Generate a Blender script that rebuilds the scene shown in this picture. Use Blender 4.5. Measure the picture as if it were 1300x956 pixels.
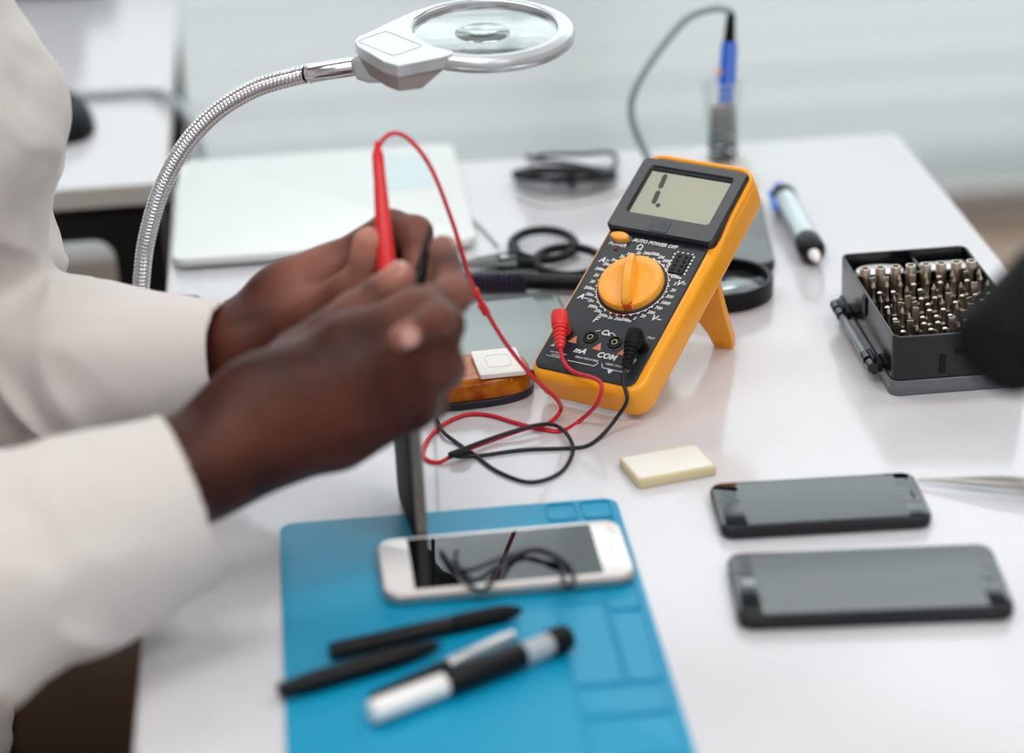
import bpy, bmesh, math, random
import numpy as np
from mathutils import Vector, Matrix, Euler
random.seed(7)
C = bpy.context.scene.collection
for o in list(bpy.data.objects): bpy.data.objects.remove(o)

# ------------------------------------------------------------------ camera, light, exposure
ZT = 0.75                      # height of the desk top above the floor
F_PX, PITCH, ROLL, CAM_H = 3059.4, math.radians(23.1), math.radians(-2.337), 0.645
CX, CY = 650.0, 433.5
cp, sp, cr, sr = math.cos(PITCH), math.sin(PITCH), math.cos(ROLL), math.sin(ROLL)
cam_d = bpy.data.cameras.new('camera'); cam = bpy.data.objects.new('camera', cam_d); C.objects.link(cam)
right = Vector((cr, sp*sr, cp*sr)); upv = Vector((-sr, sp*cr, cp*cr)); fwd = Vector((0, cp, -sp))
m = Matrix((right, upv, -fwd)).transposed().to_4x4(); m.translation = Vector((0, 0, ZT+CAM_H))
cam.matrix_world = m
cam_d.sensor_width = 36; cam_d.sensor_fit = 'HORIZONTAL'; cam_d.lens = F_PX*36/1300
cam_d.shift_y = -(478-433.5)/1300
cam_d.clip_start = 0.02; cam_d.clip_end = 50
cam_d.dof.use_dof = True; cam_d.dof.focus_distance = 1.545; cam_d.dof.aperture_fstop = 2.8
cam_d.dof.aperture_blades = 9
bpy.context.scene.camera = cam
sc = bpy.context.scene
sc.view_settings.view_transform = 'Standard'; sc.view_settings.look = 'None'
sc.view_settings.gamma = 1; sc.view_settings.use_curve_mapping = False
sc.view_settings.exposure = 0.17
sc.cycles.use_denoising = True
sc.cycles.max_bounces = 10; sc.cycles.transmission_bounces = 8; sc.cycles.glossy_bounces = 4
sc.cycles.sample_clamp_indirect = 6; sc.cycles.caustics_refractive = False; sc.cycles.caustics_reflective = False

world = bpy.data.worlds.new('sky'); sc.world = world; world.use_nodes = True
world.node_tree.nodes['Background'].inputs[0].default_value = (0.92, 0.96, 1.0, 1)
world.node_tree.nodes['Background'].inputs[1].default_value = 1.5

def area(name, loc, rot, sx, sy, power, col):
    l = bpy.data.lights.new(name, 'AREA'); l.shape = 'RECTANGLE'; l.size = sx; l.size_y = sy
    l.energy = power; l.color = col
    o = bpy.data.objects.new(name, l); C.objects.link(o); o.location = loc; o.rotation_euler = rot
    return o
WYAW = math.radians(5.2)
def wall_y(x): return 3.72 + (x-0.8)*math.tan(WYAW)
area('window_daylight', (0.2, wall_y(0.2)+0.75, 2.25), (math.radians(-84), 0, WYAW), 4.6, 1.8, 128, (0.93, 0.975, 1.0))
FILL_PANELS = [(-0.5, 2.2), (1.3, 2.2), (-0.5, 0.3), (1.3, 0.3), (-0.5, -1.6), (1.3, -1.6)]  # unseen ceiling lamps added for soft top light and frontal fill
for (x, y) in FILL_PANELS:
    area('ceiling_fill_light', (x, y, 2.735), (0, 0, 0), 1.1, 0.5, 9 if y > 1 else 15.5, (1.0, 0.985, 0.965))

# ------------------------------------------------------------------ helpers
def ray(px, py):
    dx, dy = (px-CX)/F_PX, (CY-py)/F_PX
    a = dx*cr-dy*sr; b = dx*sr+dy*cr
    return (a, cp+b*sp, -sp+b*cp)
def P(px, py, h=0.0):          # the point at height h above the desk seen at a place of the photograph
    r = ray(px, py); t = (h-CAM_H)/r[2]
    return Vector((r[0]*t, r[1]*t, h))
def PZ(px, py, z):             # the point z metres in front of the lens
    r = ray(px, py); return Vector((r[0]*z, r[1]*z, CAM_H+r[2]*z))

def lin(c):
    return tuple(((v/255)/12.92 if v/255 <= 0.04045 else ((v/255+0.055)/1.055)**2.4) for v in c)
MATS = {}
def mat(name, col, rough=0.5, metal=0.0, spec=0.5, coat=0.0, trans=0.0, ior=1.45, bump=None, noise=None, emis=None, sss=0.0, alpha=1.0, sheen=0.0, coat_rough=0.03, aniso=0):
    if name in MATS: return MATS[name]
    M = bpy.data.materials.new(name); M.use_nodes = True; nt = M.node_tree; b = nt.nodes['Principled BSDF']
    c = lin(col)+(1,)
    I = b.inputs
    I['Base Color'].default_value = c; I['Roughness'].default_value = rough; I['Metallic'].default_value = metal
    I['Specular IOR Level'].default_value = spec; I['Coat Weight'].default_value = coat; I['Coat Roughness'].default_value = coat_rough
    I['Transmission Weight'].default_value = trans; I['IOR'].default_value = ior; I['Alpha'].default_value = alpha
    I['Sheen Weight'].default_value = sheen
    if sss: I['Subsurface Weight'].default_value = sss; I['Subsurface Scale'].default_value = 0.004; I['Subsurface Radius'].default_value = (1.0, 0.35, 0.2)
    if emis: I['Emission Color'].default_value = lin(emis[0])+(1,); I['Emission Strength'].default_value = emis[1]
    tc = nt.nodes.new('ShaderNodeTexCoord')
    if noise:                                    # (second colour, scale, detail)
        n = nt.nodes.new('ShaderNodeTexNoise'); n.inputs['Scale'].default_value = noise[1]; n.inputs['Detail'].default_value = noise[2]
        mx = nt.nodes.new('ShaderNodeMix'); mx.data_type = 'RGBA'
        mx.inputs[6].default_value = c; mx.inputs[7].default_value = lin(noise[0])+(1,)
        nt.links.new(tc.outputs['Object'], n.inputs['Vector'])
        rmp = nt.nodes.new('ShaderNodeMapRange'); rmp.inputs[1].default_value = 0.35; rmp.inputs[2].default_value = 0.65
        nt.links.new(n.outputs['Fac'], rmp.inputs[0]); nt.links.new(rmp.outputs[0], mx.inputs[0])
        nt.links.new(mx.outputs[2], I['Base Color'])
    if bump:                                     # (scale, strength, distance)
        n = nt.nodes.new('ShaderNodeTexNoise'); n.inputs['Scale'].default_value = bump[0]; n.inputs['Detail'].default_value = 4
        bp = nt.nodes.new('ShaderNodeBump'); bp.inputs['Strength'].default_value = bump[1]; bp.inputs['Distance'].default_value = bump[2]
        nt.links.new(tc.outputs['Object'], n.inputs['Vector']); nt.links.new(n.outputs['Fac'], bp.inputs['Height'])
        nt.links.new(bp.outputs[0], I['Normal'])
    MATS[name] = M
    return M

WM = {}                                          # world matrix of each object
def setw(o, mw, parent=None):
    WM[o.name] = mw
    if parent is not None:
        o.parent = parent; o.matrix_local = WM[parent.name].inverted() @ mw
    else: o.matrix_local = mw
def tag(o, label, cat=None, group=None, kind=None):
    if label: o['label'] = label
    if cat: o['category'] = cat
    if group: o['group'] = group
    if kind: o['kind'] = kind
    return o
def thing(name, label, cat, loc=(0, 0, 0), yaw=0.0, group=None, mw=None):   # loc in desk space (z above the desk top)
    o = bpy.data.objects.new(name, None); C.objects.link(o); o.empty_display_size = 0.02
    if mw is None: mw = Matrix.Translation(Vector((loc[0], loc[1], loc[2]+ZT))) @ Matrix.Rotation(yaw, 4, 'Z')
    setw(o, mw); return tag(o, label, cat, group)

def catmull(pts, n=10, closed=False):
    pts = [Vector(p) for p in pts]; out = []
    N = len(pts)
    for i in range(N if closed else N-1):
        p0 = pts[(i-1) % N] if (closed or i > 0) else pts[0]*2-pts[1]
        p1 = pts[i]; p2 = pts[(i+1) % N]
        p3 = pts[(i+2) % N] if (closed or i+2 < N) else pts[-1]*2-pts[-2]
        for k in range(n):
            t = k/n
            out.append(0.5*((2*p1)+(p2-p0)*t+(2*p0-5*p1+4*p2-p3)*t*t+(3*p1-p0-3*p2+p3)*t**3))
    if not closed: out.append(pts[-1])
    return out
def rrect(w, h, r, n=6, cx=0, cy=0):
    o = []
    for (sx, sy, a0) in ((1, 1, 0), (-1, 1, 90), (-1, -1, 180), (1, -1, 270)):
        for k in range(n+1):
            a = math.radians(a0+90*k/n)
            o.append((cx+sx*(w/2-r)+r*math.cos(a), cy+sy*(h/2-r)+r*math.sin(a)))
    return o
def circ(r, n=32, cx=0, cy=0, ry=None):
    ry = ry or r
    return [(cx+r*math.cos(2*math.pi*k/n), cy+ry*math.sin(2*math.pi*k/n)) for k in range(n)]
def inset(o, d):
    n = len(o); res = []
    for i in range(n):
        a, b, c = Vector(o[i-1]), Vector(o[i]), Vector(o[(i+1) % n])
        e1 = (b-a); e2 = (c-b)
        if e1.length < 1e-9: e1 = e2
        if e2.length < 1e-9: e2 = e1
        n1 = Vector((-e1.y, e1.x)).normalized(); n2 = Vector((-e2.y, e2.x)).normalized()
        q = n1+n2
        q = q/max(0.3, q.length_squared/2) if q.length > 1e-6 else n1
        res.append((b.x+q.x*d, b.y+q.y*d))
    return res
class MB:
    def __init__(s): s.v = []; s.f = []
    def add(s, vs, fs, M=None):
        b = len(s.v)
        s.v += [tuple(M @ Vector(v)) if M is not None else tuple(v) for v in vs]
        s.f += [tuple(i+b for i in f) for f in fs]; return s
    def loft(s, rings, cap0=True, cap1=True, M=None, closed=False):
        n = len(rings[0]); vs = [p for r in rings for p in r]; fs = []
        R = len(rings)
        for i in range(R if closed else R-1):
            j = (i+1) % R
            for k in range(n):
                l = (k+1) % n; fs.append((i*n+k, i*n+l, j*n+l, j*n+k))
        if not closed:
            if cap0: fs.append(tuple(range(n))[::-1])
            if cap1: fs.append(tuple((R-1)*n+k for k in range(n)))
        return s.add(vs, fs, M)
    def box(s, x0, x1, y0, y1, z0, z1, b=0.0, M=None):
        return s.slab([(x0, y0), (x1, y0), (x1, y1), (x0, y1)], z0, z1, b, M=M, seg=2)
    def slab(s, o, z0, z1, b=0.0, b1=None, M=None, seg=3):
        b1 = b if b1 is None else b1            # outline extruded with rounded rims (b at the bottom, b1 on top)
        rings = []
        if b > 0:
            for k in range(seg+1):
                a = math.pi/2*k/seg; oo = inset(o, b*(1-math.sin(a)))
                rings.append([(x, y, z0+b*(1-math.cos(a))) for x, y in oo])
        else: rings.append([(x, y, z0) for x, y in o])
        if b1 > 0:
            for k in range(seg+1):
                a = math.pi/2*k/seg; oo = inset(o, b1*(1-math.cos(a)))
                rings.append([(x, y, z1-b1*(1-math.sin(a))) for x, y in oo])
        else: rings.append([(x, y, z1) for x, y in o])
        return s.loft(rings, M=M)
    def frame(s, oo, oi, z0, z1, b=0.0, M=None):  # a ring between two outlines with the same vertex count
        prof = [(oo, z0), (oo, z1-b), (inset(oo, b), z1), (inset(oi, -b), z1), (oi, z1-b), (oi, z0)] if b else [(oo, z0), (oo, z1), (oi, z1), (oi, z0)]
        return s.loft([[(x, y, z) for x, y in o] for o, z in prof], closed=True, M=M)
    def lathe(s, prof, n=32, M=None):           # prof: (radius, z)
        rings = [[(max(r, 1e-5)*math.cos(2*math.pi*k/n), max(r, 1e-5)*math.sin(2*math.pi*k/n), z) for k in range(n)] for r, z in prof]
        return s.loft(rings, M=M)
    def ringlathe(s, prof, n=64, M=None):       # closed profile revolved
        rings = [[(r*math.cos(2*math.pi*k/n), r*math.sin(2*math.pi*k/n), z) for k in range(n)] for r, z in prof]
        return s.loft(rings, closed=True, M=M)
    def tube(s, pts, r, n=10, closed=False, M=None, flat=1.0):
        pts = [Vector(p) for p in pts]; N = len(pts)
        rr = r if callable(r) else (lambda t: r)
        T = []
        for i in range(N):
            a = pts[(i-1) % N] if (closed or i > 0) else pts[0]; b = pts[(i+1) % N] if (closed or i < N-1) else pts[-1]
            t = (b-a); T.append(t.normalized() if t.length > 1e-9 else Vector((0, 0, 1)))
        u = T[0].orthogonal().normalized()
        if abs(T[0].z) < 0.9: u = (Vector((0, 0, 1))-T[0]*T[0].z).normalized()
        rings = []
        for i in range(N):
            u = (u-T[i]*u.dot(T[i])); u.normalize(); v = T[i].cross(u)
            q = rr(i/(N-1) if N > 1 else 0)
            rings.append([tuple(pts[i]+(u*math.cos(2*math.pi*k/n)*flat+v*math.sin(2*math.pi*k/n))*q) for k in range(n)])
        return s.loft(rings, closed=closed, M=M)
    def build(s, name, material, parent=None, space='local', smooth=True, angle=40, root_loc=None):
        me = bpy.data.meshes.new(name)
        vs = s.v
        if space == 'desk':                     # vertices are in desk space: bring them to the parent's own frame
            if parent is not None:
                inv = WM[parent.name].inverted(); vs = [inv @ Vector((x, y, z+ZT)) for x, y, z in vs]; mw = WM[parent.name].copy()
            else:
                c = Vector(root_loc) if root_loc is not None else Vector((sum(v[0] for v in vs)/len(vs), sum(v[1] for v in vs)/len(vs), min(v[2] for v in vs)))
                vs = [Vector(v)-c for v in vs]; mw = Matrix.Translation(Vector((c.x, c.y, c.z+ZT)))
        else: mw = WM[parent.name].copy() if parent is not None else Matrix.Identity(4)
        me.from_pydata([tuple(v) for v in vs], [], s.f)
        bm = bmesh.new(); bm.from_mesh(me); bmesh.ops.recalc_face_normals(bm, faces=bm.faces); bm.to_mesh(me); bm.free()
        if smooth:
            me.polygons.foreach_set('use_smooth', [True]*len(me.polygons)); me.set_sharp_from_angle(angle=math.radians(angle))
        me.materials.append(material); me.update()
        o = bpy.data.objects.new(name, me); C.objects.link(o); setw(o, mw, parent)
        return o
def axisM(a, b):                                # frame whose z axis runs from a to b, origin at a
    a, b = Vector(a), Vector(b); z = (b-a).normalized()
    ref = Vector((0, 0, 1)) if abs(z.z) < 0.95 else Vector((0, 1, 0))
    x = ref.cross(z).normalized(); y = z.cross(x)
    M = Matrix((x, y, z)).transposed().to_4x4(); M.translation = a; return M
def text_into(mb, s, size, x, y, z, rot=0.0, M=None, shear=0.0, th=0.00012, align='CENTER', bold=0.0):
    cu = bpy.data.curves.new('lettering', 'FONT'); cu.body = s; cu.size = size; cu.align_x = align; cu.align_y = 'CENTER'
    cu.extrude = th; cu.resolution_u = 2; cu.shear = shear; cu.offset = bold
    o = bpy.data.objects.new('lettering', cu); C.objects.link(o)
    dg = bpy.context.evaluated_depsgraph_get(); me = bpy.data.meshes.new_from_object(o.evaluated_get(dg))
    T = Matrix.Translation((x, y, z)) @ Matrix.Rotation(rot, 4, 'Z')
    if M is not None: T = M @ T
    mb.add([v.co.copy() for v in me.vertices], [tuple(p.vertices) for p in me.polygons], T)
    bpy.data.objects.remove(o); bpy.data.curves.remove(cu); bpy.data.meshes.remove(me)

# ---- smooth-blended solids turned into one mesh (people and cloth)
def vnoise(X, Y, Z, scale, seed):
    rs = np.random.RandomState(seed); N = 32; G = rs.rand(N, N, N).astype(np.float32)*2-1
    out = np.zeros(np.broadcast(X, Y, Z).shape, np.float32)
    q = [np.broadcast_to(A*scale+100, out.shape) for A in (X, Y, Z)]
    i = [np.floor(a).astype(int) for a in q]; f = [a-b for a, b in zip(q, i)]; f = [a*a*(3-2*a) for a in f]
    for dx in (0, 1):
        for dy in (0, 1):
            for dz in (0, 1):
                w = (f[0] if dx else 1-f[0])*(f[1] if dy else 1-f[1])*(f[2] if dz else 1-f[2])
                out += (w*G[(i[0]+dx) % N, (i[1]+dy) % N, (i[2]+dz) % N]).astype(np.float32)
    return out
def solid(prims, vox, band=0.02, post=None):
    """prims: ('c', a, b, ra, rb, k) round cone / ('e', centre, radii, k[, rot]) ellipsoid; k = blend radius; 'x' prefix subtracts"""
    lo = np.array([1e9]*3); hi = -lo
    for p in prims:
        if p[0] == 'c':
            for q, r in ((p[1], p[3]), (p[2], p[4])): lo = np.minimum(lo, np.array(q)-r); hi = np.maximum(hi, np.array(q)+r)
        elif p[0] == 'e':
            R = max(p[2]) if len(p) > 4 else np.array(p[2]); lo = np.minimum(lo, np.array(p[1])-R); hi = np.maximum(hi, np.array(p[1])+R)
    lo = lo-0.015; hi = hi+0.015
    n = np.ceil((hi-lo)/vox).astype(int)
    ax = [(lo[i]+np.arange(n[i])*vox).astype(np.float32) for i in range(3)]
    D = np.full(n, band*3, np.float32)
    for p in prims:
        t = p[0][-1]
        if t == 'c':
            a, b, ra, rb, k = np.array(p[1]), np.array(p[2]), p[3], p[4], p[5]
            bl = np.minimum(a-ra, b-rb); bh = np.maximum(a+ra, b+rb)
        else:
            a, rad, k = np.array(p[1]), np.array(p[2]), p[3]
            R = np.array([max(rad)]*3) if len(p) > 4 else rad
            bl = a-R; bh = a+R
        mg = band+k
        i0 = np.clip(((bl-mg-lo)/vox).astype(int), 0, n); i1 = np.clip(((bh+mg-lo)/vox).astype(int)+2, 0, n)
        if (i1 <= i0).any(): continue
        X = ax[0][i0[0]:i1[0], None, None]; Y = ax[1][None, i0[1]:i1[1], None]; Z = ax[2][None, None, i0[2]:i1[2]]
        if t == 'c':
            ba = b-a; L = float(ba @ ba)+1e-12
            h = np.clip(((X-a[0])*ba[0]+(Y-a[1])*ba[1]+(Z-a[2])*ba[2])/L, 0, 1)
            d = np.sqrt((X-a[0]-h*ba[0])**2+(Y-a[1]-h*ba[1])**2+(Z-a[2]-h*ba[2])**2)-(ra+(rb-ra)*h)
        else:
            dx, dy, dz = X-a[0], Y-a[1], Z-a[2]
            if len(p) > 4:
                Rm = np.array(Euler(p[4]).to_matrix()).T
                dx, dy, dz = (Rm[0, 0]*dx+Rm[0, 1]*dy+Rm[0, 2]*dz, Rm[1, 0]*dx+Rm[1, 1]*dy+Rm[1, 2]*dz, Rm[2, 0]*dx+Rm[2, 1]*dy+Rm[2, 2]*dz)
            k0 = np.sqrt((dx/rad[0])**2+(dy/rad[1])**2+(dz/rad[2])**2)+1e-6
            k1 = np.sqrt((dx/rad[0]**2)**2+(dy/rad[1]**2)**2+(dz/rad[2]**2)**2)+1e-6
            d = k0*(k0-1)/k1
        S = D[i0[0]:i1[0], i0[1]:i1[1], i0[2]:i1[2]]
        k = max(k, 1e-5)
        if p[0][0] == 'x':
            h = np.clip(0.5-0.5*(S+d)/k, 0, 1); S[...] = S*(1-h)-d*h+k*h*(1-h)
        else:
            h = np.clip(0.5+0.5*(S-d)/k, 0, 1); S[...] = S*(1-h)+d*h-k*h*(1-h)
    if post: D = post(D, ax)
    D = np.clip(D, -band*2, band*2).astype(np.float32)
    import openvdb
    g = openvdb.FloatGrid(band*2); g.copyFromArray(np.ascontiguousarray(D))
    pts, quads = g.convertToQuads(0.0)
    mb = MB(); pts = np.array(pts)*vox+lo
    mb.v = [tuple(q) for q in pts.tolist()]; mb.f = [tuple(q) for q in np.array(quads).tolist()]
    return mb

# ------------------------------------------------------------------ materials
white_lam = mat('white_laminate', (214, 213, 218), rough=0.14, spec=0.5)
edge_lam = mat('laminate_edge', (208, 204, 198), rough=0.4)
black_steel = mat('black_steel', (16, 17, 19), rough=0.45)
wall_m = mat('wall_paint', (216, 222, 224), rough=0.8, bump=(60, 0.1, 0.001))
wall_low = mat('grey_panel_paint', (196, 205, 208), rough=0.7, bump=(40, 0.1, 0.001))
ceil_m = mat('ceiling_paint', (235, 235, 232), rough=0.9)
floor_m = mat('floor_wood', (158, 140, 124), rough=0.45, noise=((140, 120, 104), 6, 5), bump=(30, 0.1, 0.001))
base_m = mat('baseboard_paint', (196, 192, 190), rough=0.5)
orange = mat('orange_rubber', (255, 168, 24), rough=0.33, spec=0.6, bump=(900, 0.05, 0.0002))
orange_hard = mat('orange_plastic', (255, 172, 54), rough=0.3)
red_orange = mat('red_marking', (226, 84, 40), rough=0.4)
face_grey = mat('charcoal_plastic', (34, 40, 46), rough=0.42, bump=(1500, 0.08, 0.0001))
bezel_grey = mat('dark_grey_plastic', (32, 37, 43), rough=0.33)
lcd_m = mat('lcd_glass', (140, 143, 118), rough=0.25, coat=0.15)
lcd_ink = mat('lcd_segment', (34, 38, 34), rough=0.4)
ink_white = mat('white_print', (232, 234, 236), rough=0.5)
ink_salmon = mat('salmon_print', (216, 128, 106), rough=0.5)
black_pl = mat('black_plastic', (10, 11, 13), rough=0.38, spec=.3)
black_soft = mat('black_rubber', (10, 10, 12), rough=0.55, spec=.25)
jack_m = mat('jack_metal', (120, 110, 90), rough=0.3, metal=0.9)
red_pl = mat('red_plastic', (222, 34, 40), rough=0.35)
red_cable = mat('red_cable_rubber', (214, 36, 54), rough=0.42)
red_plug = mat('red_plug_rubber', (234, 58, 56), rough=0.38)
black_cable = mat('black_cable_rubber', (24, 18, 30), rough=0.45)
chrome = mat('chrome', (226, 224, 228), rough=0.13, metal=1.0)
silver_pl = mat('silver_painted_plastic', (204, 207, 211), rough=0.28, metal=0.6, spec=0.6)
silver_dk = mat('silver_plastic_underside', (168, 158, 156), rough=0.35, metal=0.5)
steel = mat('brushed_steel', (176, 172, 168), rough=0.3, metal=1.0)
bit_steel = mat('bit_steel', (205, 194, 182), rough=0.26, metal=1.0)
glass = mat('clear_glass', (255, 255, 255), rough=0.0, trans=1.0, ior=1.5)
glass_lens = mat('lens_glass', (245, 252, 252), rough=0.0, trans=1.0, ior=1.48)
screen = mat('black_screen_glass', (14, 18, 20), rough=0.03, spec=0.7)
screen_grey = mat('painted_reflection_glass', (112, 124, 122), rough=0.06, spec=0.7)  # grey colour stands in for the blind reflected in dark glass
white_gloss = mat('white_gloss', (238, 236, 236), rough=0.12, coat=0.6)
panel_white = mat('white_panel', (222, 226, 224), rough=0.12, coat=0.2)
gold_edge = mat('pale_gold_aluminium', (206, 186, 178), rough=0.3, metal=0.8)
blue_mat_m = mat('blue_silicone', (0, 148, 190), rough=0.45, bump=(700, 0.06, 0.0002))
blue_pl = mat('blue_translucent_plastic', (48, 118, 236), rough=0.25)
grey_cord = mat('grey_green_cord', (150, 168, 166), rough=0.5)
grey_cable = mat('grey_cable', (168, 178, 184), rough=0.5)
amber_m = mat('amber_clear_plastic', (255, 160, 16), rough=0.08, trans=0.5, ior=1.35, noise=((216, 88, 8), 110, 4))
amber_in = mat('amber_reflector', (255, 190, 90), rough=0.3, bump=(250, 0.8, 0.002))
navy = mat('navy_black_plastic', (26, 32, 44), rough=0.4)
cream = mat('cream_plastic', (214, 200, 160), rough=0.5)
cream_top = mat('ivory_label', (240, 238, 230), rough=0.45)
lid_clear = mat('smoky_clear_plastic', (190, 196, 206), rough=0.18, trans=0.75, ior=1.3)
box_black = mat('box_black_plastic', (16, 17, 19), rough=0.22, bump=(300, 0.05, 0.0003))
skin = mat('brown_skin', (56, 22, 13), rough=0.48, spec=0.3, noise=((86, 40, 26), 24, 3), bump=(420, 0.15, 0.0004), sss=0.08)
_nt = skin.node_tree; _b = _nt.nodes['Principled BSDF']; _src = _b.inputs['Base Color'].links[0].from_socket      # paler palms and finger pads, also finger highlights put into the skin colour
_at = _nt.nodes.new('ShaderNodeAttribute'); _at.attribute_name = 'palm_highlight'; _mx = _nt.nodes.new('ShaderNodeMix'); _mx.data_type = 'RGBA'
_nt.links.new(_at.outputs['Fac'], _mx.inputs[0]); _nt.links.new(_src, _mx.inputs[6]); _mx.inputs[7].default_value = lin((196, 134, 116))+(1,)
_nt.links.new(_mx.outputs[2], _b.inputs['Base Color'])
nail_m = mat('fingernail', (196, 150, 138), rough=0.25)
coat_m = mat('white_cotton', (211, 205, 203), rough=0.85, sheen=0.3, bump=(1300, 0.12, 0.0004))
trouser_m = mat('brown_trousers', (66, 46, 34), rough=0.9)
hair_m = mat('black_hair', (18, 15, 14), rough=0.6, bump=(300, 0.8, 0.002))
shoe_m = mat('dark_shoe', (30, 28, 28), rough=0.5)
wire_coil = mat('coil_wire', (60, 76, 72), rough=0.3, metal=0.8)
purple_black = mat('dark_purple_grip', (40, 32, 54), rough=0.35)

# ------------------------------------------------------------------ the room
def struct(name, mb, m_, smooth=False):
    o = mb.build(name, m_, None, smooth=smooth); tag(o, None, kind='structure'); return o
RW = Matrix.Translation((0.8, 3.72, 0)) @ Matrix.Rotation(WYAW, 4, 'Z')      # frame of the window wall
X0, X1, YB = -3.2, 3.2, -2.6
b = MB(); b.add([(X0-1, YB-1, 0), (X1+1, YB-1, 0), (X1+1, 4.6, 0), (X0-1, 4.6, 0), (X0-1, YB-1, -.05), (X1+1, YB-1, -.05), (X1+1, 4.6, -.05), (X0-1, 4.6, -.05)],
      [(0, 1, 2, 3), (4, 7, 6, 5), (0, 4, 5, 1), (1, 5, 6, 2), (2, 6, 7, 3), (3, 7, 4, 0)])
struct('floor', b, floor_m)
b = MB(); b.box(X0-.1, X1+.1, YB-.1, 4.1, 2.76, 2.86); struct('ceiling', b, ceil_m)
WX0, WX1, WZ0, WZ1 = -3.3, 1.9, 0.10, 2.55                                    # the window opening, in the wall's frame
b = MB(); b.box(-4.2, 2.6, 0, .12, 0, WZ0, M=RW); b.box(-4.2, 2.6, 0, .12, WZ1, 2.76, M=RW)
b.box(-4.2, WX0, 0, .12, WZ0, WZ1, M=RW); b.box(WX1, 2.6, 0, .12, WZ0, WZ1, M=RW)
struct('wall_back', b, wall_low)
b = MB(); b.box(X0-.1, X0, YB, 4.1, 0, 2.76); struct('wall_left', b, wall_m)
b = MB(); b.box(X1, X1+.1, YB, 4.1, 0, 2.76); struct('wall_right', b, wall_m)
b = MB(); b.box(X0, X1, YB-.1, YB, 0, 2.76); struct('wall_front', b, wall_m)
b = MB(); b.box(-4.1, 2.5, -.016, 0, 0, .055, .003, M=RW); struct('baseboard_back', b, base_m)
b = MB()
for k in range(5):
    xx = WX0+(WX1-WX0)*k/4; b.box(xx-.025, xx+.025, .03, .09, WZ0, WZ1, M=RW)
b.box(WX0, WX1, .03, .09, WZ0, WZ0+.05, M=RW); b.box(WX0, WX1, .03, .09, WZ1-.05, WZ1, M=RW)
struct('window_1', b, white_gloss)
# added, unseen fixtures around the ceiling fill lamps
for (x, y) in FILL_PANELS:
    t = thing('added_ceiling_light', 'added unseen flat white ceiling light panel '+{2.2: 'nearest the window', .3: 'in the middle row', -1.6: 'farthest from the window'}[y]+(', on the side desk side' if x < 0 else ', on the bit case side'), 'light', (x, y, 2.74-ZT), group='added ceiling light panels')
    b = MB(); b.frame(rrect(1.18, .58, .01, 2), rrect(1.11, .51, .01, 2), -.012, .02); b.build('frame', white_gloss, t, smooth=False)
    b = MB(); b.box(-.55, .55, -.25, .25, .004, .018); b.build('diffuser', white_gloss, t, smooth=False)
# blinds: closed horizontal slats hung in front of the window wall, down to just above the baseboard
bl_m = bpy.data.materials.new('blind_fabric'); bl_m.use_nodes = True
nt = bl_m.node_tree; nt.nodes.remove(nt.nodes['Principled BSDF'])
dif = nt.nodes.new('ShaderNodeBsdfDiffuse'); trn = nt.nodes.new('ShaderNodeBsdfTranslucent'); mx = nt.nodes.new('ShaderNodeMixShader')
dif.inputs[0].default_value = lin((206, 216, 218))+(1,); trn.inputs[0].default_value = lin((222, 228, 228))+(1,); mx.inputs[0].default_value = 0.42
nt.links.new(dif.outputs[0], mx.inputs[1]); nt.links.new(trn.outputs[0], mx.inputs[2]); nt.links.new(mx.outputs[0], nt.nodes['Material Output'].inputs[0])
t = thing('window_blind', 'pale grey blue horizontal slat blind covering the window wall behind the desks', 'blind', mw=RW)
b = MB(); rnd = random.Random(3); z = .075
while z < 2.64:
    a = math.radians(74+rnd.uniform(-9, 9)); w = .0275
    pts = []
    for s_ in (-1, -.5, 0, .5, 1):
        pts.append((-.045+s_*w/2*math.cos(a)-.002*(1-s_*s_), z+s_*w/2*math.sin(a)))
    n0 = len(b.v)
    for (yy, zz) in pts: b.v += [(-4.0, yy, zz), (2.5, yy, zz)]
    for i in range(4): b.f.append((n0+2*i, n0+2*i+1, n0+2*i+3, n0+2*i+2))
    z += .0245
b.build('slats', bl_m, t)
b = MB(); b.box(-4.0, 2.5, -.07, -.02, 2.65, 2.70, .004); b.build('headrail', white_gloss, t)
b = MB(); b.box(-4.0, 2.5, -.058, -.032, .056, .070, .003); b.build('bottom_rail', base_m, t)

# ------------------------------------------------------------------ desks
DY = math.radians(5.1)
t = thing('white_desk', 'white glossy laminate desk covered with repair tools and phones', 'desk', (0.0292, 1.90, -0.75), DY)
# the desk frame: x from -0.30 to 0.30, y runs back to front (negative)
b = MB(); b.slab(rrect(.602, 1.30, .006, 3, 0, -.65), ZT-.0245, ZT, .001); b.build('desktop', white_lam, t)
b = MB(); b.frame(rrect(.6035, 1.3015, .007, 3, 0, -.65), rrect(.600, 1.298, .0055, 3, 0, -.65), ZT-.0235, ZT-.0012); b.build('edge_band', edge_lam, t)
for sx in (-1, 1):
    for y in (-.05, -1.25):
        b = MB(); b.box(sx*.255-.02, sx*.255+.02, y-.02, y+.02, 0.0, ZT-.0245, .002); b.build('leg', black_steel, t)
b = MB()
for sx in (-1, 1): b.box(sx*.255-.012, sx*.255+.012, -1.23, -.07, ZT-.06, ZT-.0245, .002)
for y in (-.05, -1.25): b.box(-.235, .235, y-.012, y+.012, ZT-.06, ZT-.0245, .002)
b.build('frame', black_steel, t)
t = thing('side_desk', 'white desk with black steel frame behind the seated person, carrying a black mouse', 'desk', (-.279, 1.872, -0.75), math.radians(5.4))
b = MB(); b.slab(rrect(1.3, .66, .006, 3, -.65, .33), ZT-.017, ZT+.001, .001); b.build('desktop', white_lam, t)
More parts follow.
